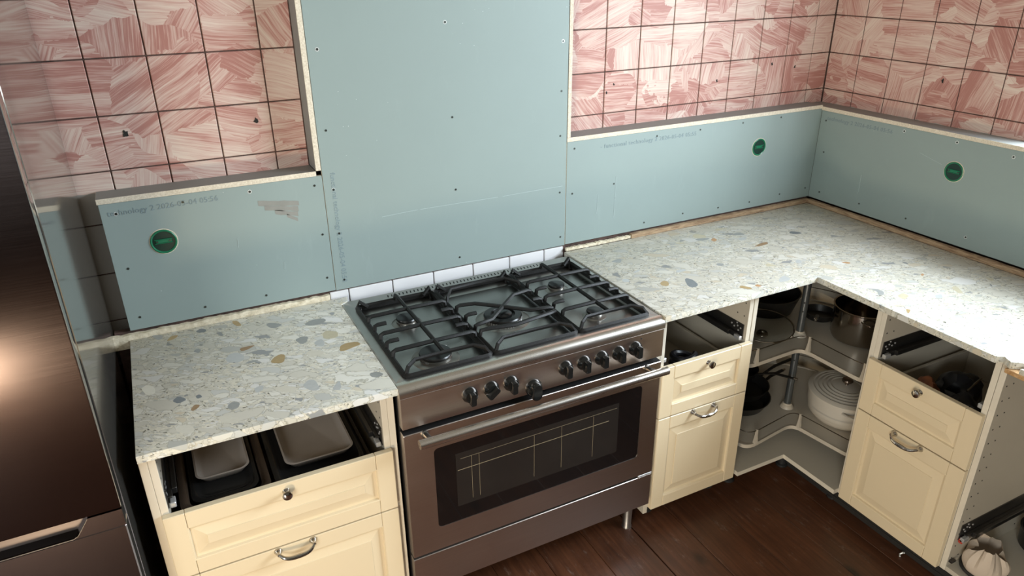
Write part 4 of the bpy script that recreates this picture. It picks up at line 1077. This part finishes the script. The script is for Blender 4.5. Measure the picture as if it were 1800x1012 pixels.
# grates
zf, zt = .9010, .9245       # frame and finger heights
def grate(x0, x1, kind):
    bm = NB(); F = .0080; G = .0062
    y0, y1 = -.618, -.122
    def tb(pts, r=G, n=6): tube(bm, [(kx(a), ky(b), c) for a, b, c in pts], r, n, flat=1.25)
    ring = rrect(x0, y0, x1, y1, .016, 4)
    tube(bm, [(kx(a), ky(b), zf - .004) for a, b in ring], F, 6, True, flat=1.5)
    # rear corner horns
    for x, s in ((x0, 1), (x1, -1)):
        tb([(x + s * .004, y1, zf), (x + s * .010, y1 - .004, zt - .002), (x + s * .036, y1 - .012, zf)], .0058)
    # feet
    for a, b in ((x0 + .01, y0 + .01), (x1 - .01, y0 + .01), (x0 + .01, y1 - .01), (x1 - .01, y1 - .01)): tb([(a, b, zf), (a, b, ZT - .0165)], .0045)
    L = x0 + .001; Rr = x1 - .001
    def cross(y, bend=.012): tb([(L, y, zf - .003), (L + .003, y, zt - .004), (L + bend, y, zt), ((L + Rr) / 2, y, zt + .001), (Rr - bend, y, zt), (Rr - .003, y, zt - .004), (Rr, y, zf - .003)])
    def front(y):
        tb([(L + .001, y - .032, zf - .002), (L + .014, y - .022, zt - .004), (L + .042, y, zt), ((L + Rr) / 2, y + .002, zt), (Rr - .042, y, zt), (Rr - .014, y - .022, zt - .004), (Rr - .001, y - .032, zf - .002)], .0058)
    def stub(y, l=.040, side=-1):
        if side < 0: tb([(L, y, zf - .003), (L + .004, y, zt - .003), (L + .014, y, zt), (L + l, y, zt)])
        else: tb([(Rr, y, zf - .003), (Rr - .004, y, zt - .003), (Rr - .014, y, zt), (Rr - l, y, zt)])
    if kind == 's':
        xm = (x0 + x1) / 2
        for y in (-.255, -.383, -.500): cross(y)
        front(-.578)
        tb([(xm, y1 + .000, zf), (xm, y1 - .010, zt - .003), (xm, y1 - .03, zt), (xm, -.575, zt)])
        for y in (-.320, -.440): stub(y); stub(y, .040, 1)
    else:
        xm = -1.795; ym = -.388
        # back hoop
        tb([(L, -.235, zf - .002), (L + .006, -.225, zt - .006), (L + .035, -.185, zt), (xm, -.178, zt), (Rr - .040, -.185, zt), (Rr - .006, -.225, zt - .006), (Rr, -.235, zf - .002)], .0058)
        front(-.578)
        # four arms meeting over the middle burner
        for sx, xe in ((-1, L), (1, Rr)):
            for sy in (-1, 1):
                tb([(xe, ym + sy * .075, zf - .003), (xe - sx * .004, ym + sy * .075, zt - .003), (xe - sx * .016, ym + sy * .075, zt), (xm + sx * .070, ym + sy * .065, zt), (xm, ym, zt + .001)])
        # side arc in front of the burner
        tb([(L, -.500, zf - .003), (L + .006, -.500, zt - .003), (L + .03, -.505, zt), (xm - .02, -.520, zt), (Rr - .03, -.500, zt), (Rr - .006, -.487, zt - .003), (Rr, -.485, zf - .003)], .0062)
        stub(ym); stub(ym, .035, 1)
    return part('pan_support', bm, M['iron'], ck)
grate(-2.209, -1.942, 's'); grate(-1.930, -1.648, 'c'); grate(-1.636, -1.378, 's')

# ================================================================ FRIDGE
fr = thing('fridge', 'tall dark brushed steel fridge freezer with glossy side left of the worktop', 'fridge', (-3.26, -.30, 0))
FX0, FX1 = -.33, .325          # local x of the sides
def fy(y): return y + .30
bm = NB(); box(bm, FX0, fy(-.700), .02, FX1, fy(.075), 2.03, .003); part('cabinet_body', bm, M['fridge_side'], fr)
zs_ = .838
bm = NB(); box(bm, FX0, fy(-.752), zs_, FX1, fy(-.706), 2.02, .004, 2)
edge_faces(bm, lambda n: n.x > .5); part('upper_door', bm, [M['fridge'], M['fridge_side']], fr)
# lower door with a scooped grip under the upper door
bm = NB(); xg = kxg = -3.035 + 3.26
Z1 = .834; Z0 = .790
box(bm, FX0, fy(-.752), .06, FX1, fy(-.706), Z0, .003)
loft(bm, [[(xg + .030, y, Z1), (FX1 - .001, y, Z1), (FX1 - .001, y, Z0 - .001), (xg - .004, y, Z0 - .001), (xg + .004, y, Z0 + .006)] for y in (fy(-.7505), fy(-.706))])
edge_faces(bm, lambda n: n.x > .7); part('lower_door', bm, [M['fridge'], M['fridge_side']], fr)
bm = NB(); loft(bm, [[(x, fy(-.7500), Z0 - .001), (x, fy(-.722), Z0 + .004), (x, fy(-.714), Z1 - .004), (x, fy(-.707), Z1), (x, fy(-.705), Z0 - .001)] for x in (FX0 + .002, xg + .020)]); part('grip_recess', bm, M['fridge_trim'], fr)
bm = NB(); tube(bm, [(FX0 + .01, fy(-.7515), Z0 + .0005), (xg - .006, fy(-.7515), Z0 + .0005), (xg + .004, fy(-.7515), Z0 + .006), (xg + .030, fy(-.7515), Z1)], .0010, 6); part('grip_edge', bm, M['chrome'], fr)
bm = NB(); box(bm, FX0 + .01, fy(-.7065), .07, FX1 - .006, fy(-.6995), 2.0); part('door_seal', bm, M['dark'], fr)
for x, y in ((-.28, -.62), (.28, -.62), (-.28, .0), (.28, .0)):
    bm = NB(); lathe(bm, [(.018, 0), (.018, .021)], (x, fy(y), 0), 12); part('foot', bm, M['leg'], fr)
